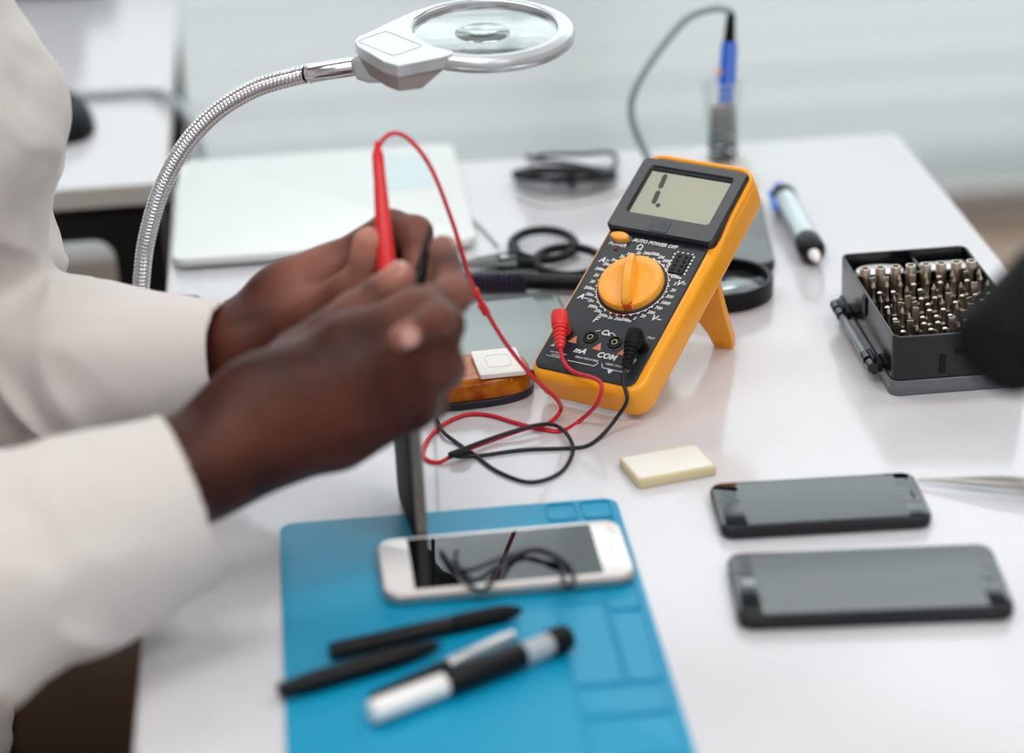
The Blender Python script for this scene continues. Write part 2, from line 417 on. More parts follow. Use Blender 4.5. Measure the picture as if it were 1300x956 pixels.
b = MB(); b.frame(rrect(1.302, .662, .007, 3, -.65, .33), rrect(1.298, .658, .0055, 3, -.65, .33), ZT-.0165, ZT-.0005); b.build('edge_band', edge_lam, t)
oo = rrect(1.28, .72, .012, 5, -.645, .365); oi = rrect(1.196, .655, .018, 5, -.645, .373)
for y in (.012, .64):
    b = MB(); b.frame(oo, oi, -.015, .015, .002, M=Matrix.Translation((0, y+.012, 0)) @ Matrix.Rotation(math.pi/2, 4, 'X')); b.build('leg_frame', black_steel, t)
for xx in (-1.27, -.06): b = MB(); b.box(xx, xx+.03, .03, .63, ZT-.05, ZT-.018); b.build('crossbar', black_steel, t)
SD = .001
# mouse, monitor foot, cable on the side desk
c = P(78, 166); t = thing('computer_mouse', 'black computer mouse on the side desk next to the grey cable', 'mouse', (c.x, c.y, SD), math.radians(20))
b = MB()
rings = []
for i in range(9):
    a = math.pi/2*i/8*.97; o = [(x*math.cos(a)**.6, y*math.cos(a)**.45, .027*math.sin(a)*(1+.12*y/.05)+.002) for x, y in circ(.029, 28, ry=.048)]
    rings.append(o)
b.loft(rings); b.build('body', black_soft, t)
b = MB(); b.lathe([(.0085, -.003), (.010, 0), (.0085, .003)], 20, M=Matrix.Translation((0, .026, .023)) @ Matrix.Rotation(math.pi/2, 4, 'Y')); b.build('scroll_wheel', steel, t)
c = P(60, -4); b = MB(); b.slab(rrect(.13, .10, .02, 5), 0, .012, .003)
t = thing('monitor_stand', 'dark grey monitor foot at the back of the side desk', 'monitor stand', (c.x, c.y+.045, SD), 0)
b.build('foot', mat('grey_foot', (60, 76, 82), rough=0.4), t); b = MB(); b.box(-.03, .03, .0, .02, .012, .30, .004); b.build('neck', black_steel, t)
pts = [P(20, 128, SD+.004), P(85, 123, SD+.004), P(140, 119, SD+.004), P(196, 117, SD+.004), PZ(218, 124, 2.16), PZ(238, 150, 2.15), PZ(253, 185, 2.15), PZ(263, 222, 2.15), PZ(268, 262, 2.16), PZ(270, 420, 2.2)]
b = MB(); b.tube(catmull(pts, 8), .0042, 10); tag(b.build('power_cable', grey_cable, None, 'desk'), 'grey power cable lying over the side desk and hanging off its end', 'cable')

# ------------------------------------------------------------------ multimeter
MW = Matrix(((math.cos(-.5774), -math.sin(-.5774)*math.cos(.5177), math.sin(-.5774)*math.sin(.5177)),
             (math.sin(-.5774), math.cos(-.5774)*math.cos(.5177), -math.cos(-.5774)*math.sin(.5177)),
             (0, math.sin(.5177), math.cos(.5177)))).to_4x4()
MW.translation = Vector((.0504, 1.3937, ZT+.0004))
mm = thing('digital_multimeter', 'orange and charcoal digital multimeter propped on its kickstand', 'multimeter', mw=MW)
mmT = .0265
HW = .0415; UC = -.0015
body_o = rrect(.083, .1925, .013, 8, UC, .09625)
b = MB(); b.slab(body_o, 0.0, mmT, .007, .0045, seg=5); b.build('holster', orange, mm)
lip = [(x, y) for x, y in inset(body_o, .0024)]
i0 = min(range(len(lip)), key=lambda i: (lip[i][0]-.0375)**2+(lip[i][1]-.1835)**2)
right_ = [(lip[i][0], lip[i][1]) for i in range(9)]          # top right corner, running up and over
left_ = [(lip[i][0], lip[i][1]) for i in range(9, 18)]
path = [(right_[0][0], .126, mmT-.004), (right_[0][0], .150, mmT+.0005)]+[(x, y, mmT+.0010) for x, y in right_+left_]+[(left_[-1][0], .165, mmT-.001)]
b = MB(); b.tube(path, .0023, 12); b.build('holster_rim', orange, mm)
# black front panel
fo = rrect(.0735, .126, .006, 6, UC-.0015, .0685)
b = MB(); b.slab(fo, mmT-.004, mmT+.0012, .0, .0008); b.build('front_panel', face_grey, mm)
# raised display housing
bo = rrect(.0795, .0635, .0045, 6, UC-.0010, .1540)
bi = rrect(.0600, .0400, .0020, 6, -.0025, .1578)
b = MB(); b.frame(bo, bi, mmT-.003, mmT+.0062, .0014)
b.slab(rrect(.066, .012, .005, 5, UC-.001, .1815), mmT-.004, mmT+.0048, .0, .002)
b.build('display_housing', bezel_grey, mm)
b = MB(); b.slab(rrect(.0605, .0405, .002, 4, -.0025, .1578), mmT-.002, mmT+.0038, 0, 0); b.build('display', lcd_m, mm, smooth=False)
zt = mmT+.0039
def seg(mb, x0, y0, x1, y1, w):
    d = Vector((x1-x0, y1-y0)); L = d.length; d.normalize(); n = Vector((-d.y, d.x))*w/2
    o = [(x0, y0), (x0+d.x*w/2+n.x*-1, y0+d.y*w/2-n.y), (x1-d.x*w/2-n.x, y1-d.y*w/2-n.y), (x1, y1), (x1-d.x*w/2+n.x, y1-d.y*w/2+n.y), (x0+d.x*w/2+n.x, y0+d.y*w/2+n.y)]
    mb.slab(o, zt, zt+.0002)
b = MB()
seg(b, -.0214, .1748, -.0200, .1616, .0034); seg(b, -.0200, .1604, -.0186, .1480, .0034)
b.slab(circ(.0017, 14, -.0148, .1478), zt, zt+.0002); b.build('digit', lcd_ink, mm, smooth=False)
b = MB(); b.slab(rrect(.014, .0095, .001, 3, -.004, .1292), mmT+.0061, mmT+.0066); b.build('name_plate', mat('plate_grey', (66, 72, 78), rough=.5), mm, smooth=False)
zf = mmT+.0013
# rotary dial
DC = (-.0030, .0815)
Md = Matrix.Translation((DC[0], DC[1], zf))
b = MB(); b.lathe([(.0232, 0), (.0232, .0008), (.0226, .0011), (.0224, .0012)], 64, M=Md); b.build('dial_ring', mat('dial_gap', (40, 30, 26), rough=.5), mm)
dial = MB(); dial.lathe([(.0218, .0005), (.0218, .0045), (.0212, .0056), (.0200, .0060), (.0150, .0052), (.0080, .0045), (0, .0044)], 64, M=Md); dial = dial.build('rotary_dial', orange_hard, mm)
ang = math.radians(20)                       # the pointer bar
Mb = Md @ Matrix.Rotation(ang, 4, 'Z')
b = MB()
rings = []
for (y, w, z1) in ((-.0215, .0028, .0075), (-.0190, .0038, .0105), (-.008, .0040, .0125), (.008, .0040, .0125), (.0165, .0036, .0105), (.0225, .0012, .0068)):
    rings.append([(-w, y, .002), (w, y, .002), (w*.92, y, z1*.8), (w*.62, y, z1), (-w*.62, y, z1), (-w*.92, y, z1*.8)])
b.loft(rings, M=Mb); b.build('pointer_bar', orange_hard, dial)
b = MB(); b.loft([[(-w, y, .002), (w, y, .002), (w*.92, y, z1*.8), (w*.62, y, z1), (-w*.62, y, z1), (-w*.92, y, z1*.8)] for (y, w, z1) in ((-.0219, .0026, .0060), (-.0212, .0031, .0078), (-.0190, .00385, .0100))], M=Mb); b.build('pointer_marker', red_orange, dial)
# power button, LED, transistor socket
b = MB(); b.slab(circ(.0068, 28, -.0290, .1172, ry=.0036), mmT+.0005, mmT+.0052, 0, .0012); b.build('power_button', orange_hard, mm)
b = MB(); b.frame(circ(.0082, 28, -.0290, .1172, ry=.0048), circ(.0071, 28, -.0290, .1172, ry=.0039), mmT, zf+.0003); b.build('button_rim', mat('rim', (70, 90, 110), rough=.4), mm)
b = MB(); b.lathe([(.0014, 0), (.0014, .0005), (.0007, .0012)], 16, M=Matrix.Translation((-.0285, .1085, zf))); b.build('indicator_led', mat('led_red', (120, 40, 40), rough=.3), mm)
b = MB(); b.slab(rrect(.0105, .0155, .001, 3, .0205, .1055), mmT, zf+.0008); sk = b.build('transistor_socket', black_pl, mm)
b = MB()
for i in range(4):
    for j in range(2): b.slab(circ(.0011, 10, .0180+j*.005, .1000+i*.0037), zf+.0008, zf+.0012)
b.build('socket_hole', mat('pure_black', (4, 4, 4), rough=.8), sk)
# scale ring and lettering
b = MB()
def arc(r0, r1, a0, a1, n=24):
    for k in range(n):
        p, q = math.radians(a0+(a1-a0)*k/n), math.radians(a0+(a1-a0)*(k+.8)/n)
        b.add([(DC[0]+r*math.cos(a), DC[1]+r*math.sin(a), zf+.0002) for r, a in ((r0, p), (r1, p), (r1, q), (r0, q))], [(0, 1, 2, 3)])
arc(.0237, .0245, -70, 250, 60)
for k in range(32):
    a = math.radians(-100+k*360/32)
    b.add([(DC[0]+r*math.cos(a+d), DC[1]+r*math.sin(a+d), zf+.0002) for r, d in ((.0238, -.028), (.0254, -.028), (.0254, .028), (.0238, .028))], [(0, 1, 2, 3)])
L = ['200', '2k', '20k', '200k', '2M', '20M', '200M', 'hFE', '200m', '2', '20', '200', '1000', '700', '200', '20', '2', '200m', '20n', '2u', '200n', '20u', '200n', '2m', '20m', '200m', '20', '20', '200m', '20m', '2m', '2k']
for k, s_ in enumerate(L):
    a = math.radians(118-k*360/32)
    r = .0287 if len(s_) < 4 else .0293
    text_into(b, s_, .0034, DC[0]+r*math.cos(a), DC[1]+r*math.sin(a)*.97, zf+.0001, shear=.25, bold=.00008)
def T(s_, size, x, y, **k): text_into(b, s_, size, x, y, zf+.0001, **k)
T('POWER', .0037, -.0290, .1120, shear=.3, bold=.00012); T('AUTO POWER OFF', .0038, -.0038, .1181, shear=.3, bold=.00012)
T('\u03a9', .0062, -.0125, .1128, bold=.0001)
T('A', .0062, -.0333, .0975, shear=.3, bold=.00012); T('=', .005, -.0293, .0975)
T('A', .0062, -.0335, .0655, shear=.3, bold=.00012); T('~', .0055, -.0292, .0650, bold=.0001)
T('V', .0062, .0268, .0905, shear=.3, bold=.00012); T('=', .005, .0307, .0905)
T('V', .0062, .0228, .0600, shear=.3, bold=.00012); T('~', .0055, .0270, .0600, bold=.0001)
T('F', .0066, -.0150, .0500, shear=.3, bold=.00012)
T('Cx', .0058, -.0030, .0415, shear=.3, bold=.00012)
T('20A', .0058, -.0305, .0250, shear=.3, bold=.0001); T('mA', .0058, -.0135, .0240, shear=.3, bold=.00014); T('COM', .0060, .0060, .0240, shear=.2, bold=.00016); T('V\u03a9', .0056, .0225, .0245, shear=.2, bold=.0001)
T('hFE', .0028, .0205, .0955, bold=.00006)
T('MAX', .0024, .0285, .0445); T('10A MAX 10sec', .0019, -.0270, .0190); T('UNFUSED', .0019, -.0270, .0168)
T('200mA MAX FUSED', .0020, -.0060, .0190); T('1000V= 700V~ MAX', .0020, .0165, .0185)
def bar(x0, y0, x1, y1, w=.00045):
    d = Vector((x1-x0, y1-y0)).normalized(); n = Vector((-d.y, d.x))*w/2
    b.slab([(x0-n.x, y0-n.y), (x1-n.x, y1-n.y), (x1+n.x, y1+n.y), (x0+n.x, y0+n.y)], zf, zf+.0002)
for q in ((-.0345, .0155, -.021, .0155), (-.018, .0150, .0015, .0150), (.0015, .0150, .0030, .0180), (.0055, .0180, .0075, .0150), (.0075, .0150, .0245, .0150), (.0245, .0150, .0258, .0175), (-.0105, .0410, -.0075, .0425), (.0015, .0425, .0045, .0405)): bar(*q)
b.slab([(.0135, .0115), (.0155, .0145), (.0115, .0145)], zf, zf+.0002)
for k in range(6):
    for sx in (0, 1): b.slab(rrect(.0012, .0014, .0002, 1, .0136+sx*.0138, .0985+k*.0029), zf, zf+.0002)
for k in range(4): b.slab(rrect(.0014, .0010, .0002, 1, .0150+k*.0036, .1150), zf, zf+.0002)
b.build('lettering', ink_white, mm, smooth=False)
b = MB()
for (x, y) in ((-.0033, .0300), (.0150, .0300), (-.0220, .0315)): b.slab([(x-.0032, y-.0026), (x+.0032, y-.0026), (x+.0008, y+.0034)], zf, zf+.0002)
b.build('warning_triangle', ink_salmon, mm, smooth=False)
b = None
for a0, a1, nn in ((250, 290, 12), (20, 40, 6), (168, 200, 10)):
    b = MB(); arc(.0237, .0245, a0, a1, nn); b.build('scale_mark', red_orange, mm, smooth=False)
JX = [-.0300, -.0117, .0062, .0262]; JY = .0358
for jx in JX:
    Mj = Matrix.Translation((jx, JY, zf-.001))
    b = MB(); b.ringlathe([(.0050, 0), (.0050, .0014), (.0046, .0019), (.0034, .0019), (.0030, .0012), (.0030, 0)], 32, M=Mj); jk = b.build('input_jack', black_pl, mm)
    b = MB(); b.slab(circ(.0031, 24), .0, .0012, M=Mj); b.build('jack_hole', MATS.get('pure_black'), jk)
    b = MB(); b.ringlathe([(.0022, 0), (.0022, .0016), (.0014, .0016), (.0014, 0)], 20, M=Mj); b.build('jack_contact', jack_m, jk)
# kickstand: hinged under the back, feet on the desk
foot = Vector((.027, 1, 0))
hingeY, hingeZ = .116, .0015
tilt = .5177
def back_to_local(u, bk, h):                   # (across, behind, above) -> the meter's own frame
    return Vector((u, bk*math.cos(tilt)+h*math.sin(tilt), -bk*math.sin(tilt)+h*math.cos(tilt)))
hb, hh = hingeY*math.cos(tilt), hingeY*math.sin(tilt)
fb = .1300
prof = []                                      # U-shaped plate, (u, s) with s from hinge to foot
outl = [(-.036, 0), (.0375, 0), (.0380, .35), (.0405, .85), (.0395, 1.0), (.0260, 1.0), (.0225, .80), (.0130, .50), (0, .42), (-.013, .50), (-.0225, .80), (-.0260, 1.0), (-.0395, 1.0), (-.0400, .85), (-.037, .35)]
lenS = math.hypot(fb-hb, hh)
A = back_to_local(0, hb, hh); B = back_to_local(0, fb, .0008)
dS = (B-A).normalized(); nS = Vector((1, 0, 0)).cross(dS)
Ms = Matrix((Vector((1, 0, 0)), dS, nS)).transposed().to_4x4(); Ms.translation = A
def fanslab(mb, outline, z0, z1, M):
    bm = bmesh.new(); vs = [bm.verts.new((x, y, 0)) for x, y in outline]; f = bm.faces.new(vs); f.normal_update()
    r = bmesh.ops.triangulate(bm, faces=[f]); bm.verts.index_update()
    tris = [tuple(v.index for v in q.verts) for q in bm.faces]; bm.free(); n = len(outline)
    mb.add([(x, y, z0) for x, y in outline]+[(x, y, z1) for x, y in outline],
           [t_[::-1] for t_ in tris]+[tuple(i+n for i in t_) for t_ in tris]+[(i, (i+1) % n, (i+1) % n+n, i+n) for i in range(n)], M)
b = MB(); fanslab(b, [(u-.0005-(.0065*s_ if u > 0 else -.0065*s_), s_*lenS) for u, s_ in outl], -.0025, .0025, Ms); b.build('kickstand', orange, mm, angle=30)

# ------------------------------------------------------------------ test leads
def m_loc(x, y, z):                             # meter frame -> desk space
    q = MW @ Vector((x, y, z)); return Vector((q.x, q.y, q.z-ZT))
def plug(t, x, mat_, dx=.0012, sx=-.0030, sy=.0085):
    b = MB(); b.lathe([(.0042, 0), (.0042, .006), (.0048, .007), (.0048, .012), (.004, .013)], 20, M=Matrix.Translation(m_loc(x, JY, zf+.0008)) @ MW.to_3x3().to_4x4()); pb = b.build('plug', mat_, t, 'desk')
    a, c = m_loc(x+sx, JY+sy, zf+.0125), m_loc(x+dx, JY+sy-.0255, zf+.0095)
    M_ = axisM(a, c); b = MB()
    pr = [(.0001, 0), (.0035, .0003), (.0052, .0015), (.0056, .004), (.0054, .011), (.0050, .0125)]
    z = .0128
    for k in range(5): pr += [(.0046-.0003*k, z), (.0046-.0003*k, z+.0016), (.0036-.0002*k, z+.0019), (.0036-.0002*k, z+.0026)]; z += .0030
    pr += [(.0022, z+.001), (.0001, z+.001)]
    b.lathe(pr, 24, M=M_); b.build('plug_boot', mat_, t, 'desk'); return c
h = .0013
# red lead
t = thing('red_test_lead', 'red multimeter test lead with its probe held upright between the fingertips', 'test lead', m_loc(JX[0], JY, 0))
end = plug(t, JX[0], red_plug, .0085, -.0040, .0065)
rc = [end, m_loc(JX[0]+.0145, JY-.027, zf+.008), m_loc(JX[0]+.024, .0035, zf+.006), PZ(762, 485, 1.495), PZ(758, 512, 1.497), P(735, 535, h), P(712, 547, h), P(688, 545, h), P(655, 537, h), P(620, 527, h), P(590, 527, h), P(560, 541, h), P(541, 562, h),
      P(538, 580, h), P(556, 587, h), P(580, 576, h+.002), P(622, 560, h+.001), P(665, 545, h+.003), P(697, 537, h+.003), P(712, 520, .006), PZ(705, 505, 1.50), PZ(678, 480, 1.48), PZ(645, 440, 1.455), PZ(620, 400, 1.44), PZ(600, 362, 1.43), PZ(588, 325, 1.42), PZ(572, 275, 1.41), PZ(548, 215, 1.40), PZ(523, 180, 1.395), PZ(501, 169, 1.393), PZ(484, 180, 1.392), PZ(480, 198, 1.391)]
rc2 = []
b = MB(); b.tube(catmull(rc, 8), .00135, 10); b.build('cable', red_cable, t, 'desk')
b = MB(); a, c = PZ(479, 188, 1.392), PZ(492, 352, 1.375); Lp = (c-a).length
b.lathe([(.0012, -.004), (.0020, 0), (.0034, .004), (.0036, Lp*.25), (.0048, Lp*.62), (.0056, Lp*.9), (.0050, Lp*.97), (.0050, Lp), (.0030, Lp+.012), (.0010, Lp+.016), (.0008, Lp+.03), (.0001, Lp+.034)], 24, M=axisM(a, c)); b.build('probe', red_pl, t, 'desk')
b = MB(); b.tube([PZ(602, 367, 1.4305), PZ(606, 377, 1.433)], .0024, 10); b.tube([PZ(610, 385, 1.435), PZ(618, 398, 1.44)], .0026, 10)
b.build('cable_sleeve', red_pl, t, 'desk')
# black lead
t = thing('black_test_lead', 'black multimeter test lead with its probe pinched between the fingers', 'test lead', m_loc(JX[3], JY, 0))
end = plug(t, JX[3]-.001, black_soft, .0030, -.0020, .0045)
bc = [end, m_loc(JX[3]+.003, .005, zf+.0060), PZ(796, 508, 1.495), PZ(783, 530, 1.50), P(765, 552, h+.001), P(745, 566, h), P(720, 569, h), P(666, 571, h), P(612, 578, h), P(585, 580, h+.002), P(571, 577, h+.002), P(590, 569, h+.004), P(637, 552, h+.005), P(680, 540, h+.006), P(705, 540, h+.003),
      P(721, 553, h+.003), P(727, 574, h), P(711, 600, h), P(674, 612, h), P(633, 599, h), P(602, 577, h), P(580, 562, h), P(561, 546, h+.002), P(550, 520, .004), PZ(540, 500, 1.44), PZ(532, 470, 1.36), PZ(528, 420, 1.34), PZ(527, 380, 1.335)]
b = MB(); b.tube(catmull(bc, 8), .00125, 10); b.build('cable', black_cable, t, 'desk')
b = MB(); a, c = PZ(547, 290, 1.345), PZ(527, 376, 1.335); Lp = (c-a).length
b.lathe([(.0003, -.002), (.0009, 0), (.0014, .006), (.0028, Lp*.4), (.0040, Lp*.65), (.0043, Lp), (.0020, Lp+.006)], 20, M=axisM(a, c)); b.build('probe', black_pl, t, 'desk')
b = MB(); b.tube([P(570, 578, h+.0035), P(582, 576, h+.0045), P(594, 574, h+.0035)], .0022, 8); b.build('cable_tie', black_pl, t, 'desk')

# ------------------------------------------------------------------ phones
def smartphone(name, label, loc, yaw, Lx, Wy, T_, r, side, front, screen_rect, screen_m, extras=None, group=None, mw=None):
    t = thing(name, label, 'phone', loc, yaw, group, mw)
    b = MB(); b.slab(rrect(Lx, Wy, r, 8), 0, T_-.0006, T_*.33, T_*.22, seg=4); b.build('body', side, t)
    b = MB(); b.slab(rrect(Lx-.0022, Wy-.0022, r-.001, 8), T_-.0012, T_, 0, .0003); b.build('front_glass', front, t)
    x0, x1, y0, y1 = screen_rect
    if screen_m: b = MB(); b.box(x0, x1, y0, y1, T_-.0002, T_+.00008); b.build('display', screen_m, t, smooth=False)
    if extras: extras(t, T_)
    return t
bezel_s = mat('phone_side_black', (30, 30, 36), rough=0.3, metal=.3)
def ex1(t, T_):
    b = MB(); b.frame(circ(.0048, 24, -.0515, .0), circ(.0041, 24, -.0515, .0), T_-.0002, T_+.0002); b.build('home_button', mat('button_grey', (90, 100, 102), rough=.3), t)
    b = MB(); b.slab(rrect(.0018, .010, .0008, 3, .0545, 0), T_, T_+.0001); b.build('earpiece', black_pl, t)
smartphone('smartphone', 'smaller black smartphone lying face up below the cream battery', (.1737, 1.2425, 0), math.radians(2.2), .1215, .0595, .0078, .0085, bezel_s, screen, (-.045, .048, -.026, .026), mat('display_off', (12, 16, 18), rough=.03, spec=.7), ex1)
def ex2(t, T_):
    b = MB(); b.frame(rrect(.0055, .0165, .0025, 5, .0662, .001), rrect(.0043, .0153, .002, 5, .0662, .001), T_-.0002, T_+.0002); b.build('home_button', mat('button_grey', (90, 100, 102), rough=.3), t)
    b = MB()
    for k in range(3): b.slab(rrect(.0012, .0085, .0005, 3, -.0665+.0022*k, .002), T_, T_+.0001)
    b.build('earpiece', steel, t)
smartphone('smartphone', 'larger black smartphone lying face up nearest the desk edge', (.1868, 1.1445, 0), math.radians(-.3), .1470, .0735, .0085, .009, bezel_s, screen, (-.060, .060, -.033, .033), mat('display_off', (16, 22, 24)), ex2)
# white phone on the blue mat
MH = .0022
def ex3(t, T_):
    b = MB(); b.slab(rrect(.0014, .011, .0006, 3, .0600, 0), T_, T_+.0001); b.build('earpiece', mat('grey_slot', (190, 186, 184), rough=.5), t)
    b = MB(); b.frame(circ(.0055, 28, -.0600, 0), circ(.0050, 28, -.0600, 0), T_-.0002, T_+.0001); b.build('home_button', mat('silver_ring', (206, 200, 196), rough=.3), t)
wp = (P(478, 704)+P(806, 748)+P(782, 678)+P(490, 778))/4
smartphone('white_smartphone', 'white smartphone with pale gold edge lying on the blue mat', (-.0093, 1.1865, MH), math.radians(5.6), .1385, .0672, .0072, .0105, gold_edge, white_gloss, (-.0520, .0520, -.0292, .0292), screen, ex3)
# thin loops built as wire in place of dark reflections in its glass
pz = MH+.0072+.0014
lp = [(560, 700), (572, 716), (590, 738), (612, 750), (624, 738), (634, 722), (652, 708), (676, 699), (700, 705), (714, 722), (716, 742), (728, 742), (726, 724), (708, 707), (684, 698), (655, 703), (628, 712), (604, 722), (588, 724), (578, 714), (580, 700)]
b = MB(); b.tube(catmull([P(x, y, pz+.0012*(i % 3)) for i, (x, y) in enumerate(lp)], 8), .0013, 8); tag(b.build('reflection_loop', black_cable, None, 'desk'), 'thin black loops standing in for a reflection in the white smartphone glass', 'wire')
# upright phone held on its end
a = P(545, 690, MH); top = PZ(527, 420, 1.325)
zax = (top-a).normalized(); 
xn = Vector((.42, -.90, 0)); xn = (xn-zax*xn.dot(zax)).normalized()   # direction of the narrow right edge
# face normal points mostly to -x; the narrow side faces the lens
side_dir = Vector((.185, -.98, 0)); side_dir = (side_dir-zax*side_dir.dot(zax)).normalized(); fn = side_dir.cross(zax)
if fn.x > 0: fn = -fn
Mu = Matrix((zax, fn.cross(zax), fn)).transposed().to_4x4()
Mu.translation = a+zax*.069 - fn.cross(zax)*0 + Vector((0, 0, ZT)) - side_dir*.0335
smartphone('upright_smartphone', 'black smartphone standing on its end on the blue mat, seen edge on', None, 0, .138, .067, .0076, .009, mat('bronze_side', (150, 142, 134), rough=.35, metal=.4), mat('matt_black_glass', (14, 14, 18), rough=.6, spec=.15), (-.055, .055, -.030, .030), None, None, mw=Mu)

# blue mat
t = thing('blue_silicone_mat', 'blue silicone work mat under the white smartphone', 'mat', (-.0290, 1.118, 0), math.radians(4.9))
b = MB(); b.slab(rrect(.1975, .285, .009, 6), 0, MH-.0004, .0004, .0004); b.build('mat', blue_mat_m, t)
b = MB()
def cell(x0, x1, y0, y1, w=.0016):
    b.frame(rrect(x1-x0, y1-y0, .003, 4, (x0+x1)/2, (y0+y1)/2), rrect(x1-x0-2*w, y1-y0-2*w, .002, 4, (x0+x1)/2, (y0+y1)/2), MH-.0006, MH+.0005, .0002)
cell(.056, .0740, .118, .139, .0010); cell(.0765, .0945, .118, .139, .0010)
def cell_(*a): return cell(*a, .0008)
cell_(.0765, .0945, .010, .1165); cell_(.0765, .0945, -.065, .0085); cell_(.048, .0945, -.095, -.0665); cell_(.048, .0945, -.135, -.0965); cell_(.048, .0750, -.065, .020)
b.build('cell_ridge', blue_mat_m, t)

# pens and drivers on the mat
def rod(name, label, cat, a, c, parts, h_):
    t = thing(name, label, cat, (a+c)/2)
    M_ = axisM(a, c); Ltot = (c-a).length
    for (pn, m_, prof) in parts(Ltot): b = MB(); b.lathe(prof, 24, M=M_); b.build(pn, m_, t, 'desk')
    return t
clearp = mat('frosted_clear_plastic', (214, 220, 224), rough=.3, trans=.4)
rod('black_pen', 'slim black pen lying nearest the white smartphone on the blue mat', 'pen', P(418, 828, MH+.0042), P(662, 774, MH+.0042),
    lambda L: [('barrel', black_pl, [(.0001, 0), (.0046, .0005), (.0050, .004), (.0050, L*.62), (.0044, L*.64)]), ('cap', black_soft, [(.0052, L*.64), (.0050, L*.9), (.0030, L*.97), (.0012, L)])], 0)
rod('black_spudger', 'tapered black plastic pry tool crossing the mat edge beside the pens', 'pry tool', P(352, 878, MH+.0050), P(560, 818, MH+.0050),
    lambda L: [('handle', black_pl, [(.0001, 0), (.0040, .001), (.0055, .02), (.0055, L*.7), (.0045, L*.82)]), ('tip', black_soft, [(.0045, L*.82), (.0028, L*.95), (.0010, L)])], 0)
rod('precision_screwdriver', 'thin precision screwdriver with silver barrel and black end', 'screwdriver', P(470, 888, MH+.0036), P(652, 806, MH+.0036),
    lambda L: [('grip', black_pl, [(.0001, 0), (.0030, .001), (.0034, .005), (.0034, L*.50), (.0028, L*.53)]), ('barrel', silver_pl, [(.0030, L*.53), (.0036, L*.56), (.0036, L*.93), (.0030, L*.96), (.0030, L)])], 0)
rod('thick_screwdriver', 'thick capped driver with black sleeve, clear band and white end', 'screwdriver', P(470, 905, MH+.0072), P(722, 808, MH+.0072),
    lambda L: [('end', white_gloss, [(.0001, 0), (.0055, .0005), (.0062, .003), (.0062, L*.36)]), ('sleeve', black_pl, [(.0066, L*.36), (.0070, L*.38), (.0070, L*.74), (.0060, L*.76)]),
               ('clear_band', clearp, [(.0058, L*.76), (.0060, L*.91)]), ('cap', black_soft, [(.0068, L*.90), (.0072, L*.915), (.0072, L*.985), (.0060, L), (.0001, L)])], 0)

# ------------------------------------------------------------------ battery, tweezers
c = (P(784, 592)+P(913, 603)+P(885, 570)+P(822, 626))/4
t = thing('phone_battery', 'cream rectangular phone battery pack lying on the bare desk', 'battery', (.0905, 1.3040, 0), math.radians(17))
b = MB(); b.slab(rrect(.0505, .0345, .003, 4), 0, .0062, .0012, .0012); b.build('cell', cream, t)
b = MB(); b.slab(rrect(.0475, .0300, .002, 4), .0061, .0065, 0, .0002); b.build('label', cream_top, t)
t = thing('steel_tweezers', 'long thin steel tweezers at the photo\'s edge beyond the smaller black smartphone', 'tweezers', P(1230, 612))
a, c = P(1165, 609, .003), P(1330, 618, .006)
for s_ in (-1, 1):
    b = MB(); pts = [a, a.lerp(c, .3)+Vector((0, s_*.0012, .001)), a.lerp(c, .7)+Vector((0, s_*.0042, .0015)), c+Vector((0, s_*.0028, 0)), c+(c-a).normalized()*.03]
    b.tube(catmull(pts, 8), lambda q: .0010+.0024*min(1, q*1.6), 10, flat=.6); b.build('arm', steel, t, 'desk')

# ------------------------------------------------------------------ screwdriver bit box
BO = P(1132, 503); BY = math.radians(4.9)
BX, BD, BH = .0880, .1500, .0405
bx = thing('bit_case', 'open black bit case standing in its smoky clear lid', 'bit case', (BO.x+.0005, BO.y, 0), BY)
cen = (BX/2, BD/2)
b = MB(); b.slab(rrect(BX+.003, BD+.003, .007, 6, *cen), 0, .0035, .0012, 0)
b.frame(rrect(BX+.003, BD+.003, .007, 6, *cen), rrect(BX+.0004, BD+.0004, .0058, 6, *cen), .003, .0105, .0005); b.build('lid', lid_clear, bx)
b = MB(); b.frame(rrect(BX, BD, .006, 6, *cen), rrect(BX-.0036, BD-.0036, .0045, 6, *cen), .0038, BH, .0006)
b.slab(rrect(BX-.001, BD-.001, .005, 6, *cen), .0038, .0075); b.box(.048, .0495, .1185, BD-.001, .007, BH-.003, .0003); b.box(.001, BX-.001, .1165, .1185, .007, BH-.010, .0003)
b.build('case', box_black, bx)
b = MB(); b.box(.0022, BX-.0022, .0022, .1165, .0070, .0150, .0004)
b.frame(rrect(BX-.006, .1120, .010, 6, BX/2, .0595), rrect(BX-.011, .1070, .008, 6, BX/2, .0595), .0145, .0300, .0006); b.box(.004, BX-.004, .1135, .1165, .0145, .0375, .0006); b.build('bit_tray', box_black, bx)
for y in (.030, .118):                         # hinge brackets on the side, with the rod between them
    b = MB(); b.box(-.0080, -.0002, y-.0085, y+.0085, .0075, .0135, .001); b.box(-.0080, -.0050, y-.0085, y+.0085, .006, .0175, .001)
    hg = b.build('hinge_bracket', black_pl, bx)
    b = MB(); b.tube([(-.0085, y-.012, .0125), (-.0085, y-.004, .0125)], .0036, 14); b.tube([(-.0085, y+.000, .0125), (-.0085, y+.010, .0125)], .0036, 14); b.build('hinge_knuckle', box_black, hg)
b = MB(); b.tube([(-.0085, .0305, .0120), (-.0085, .1200, .0120)], .0026, 12); b.build('hinge_rod', lid_clear, bx)
b = MB(); b.box(-.0012, .0, .072, .080, .026, .0385, .0004); b.build('latch', black_pl, bx)
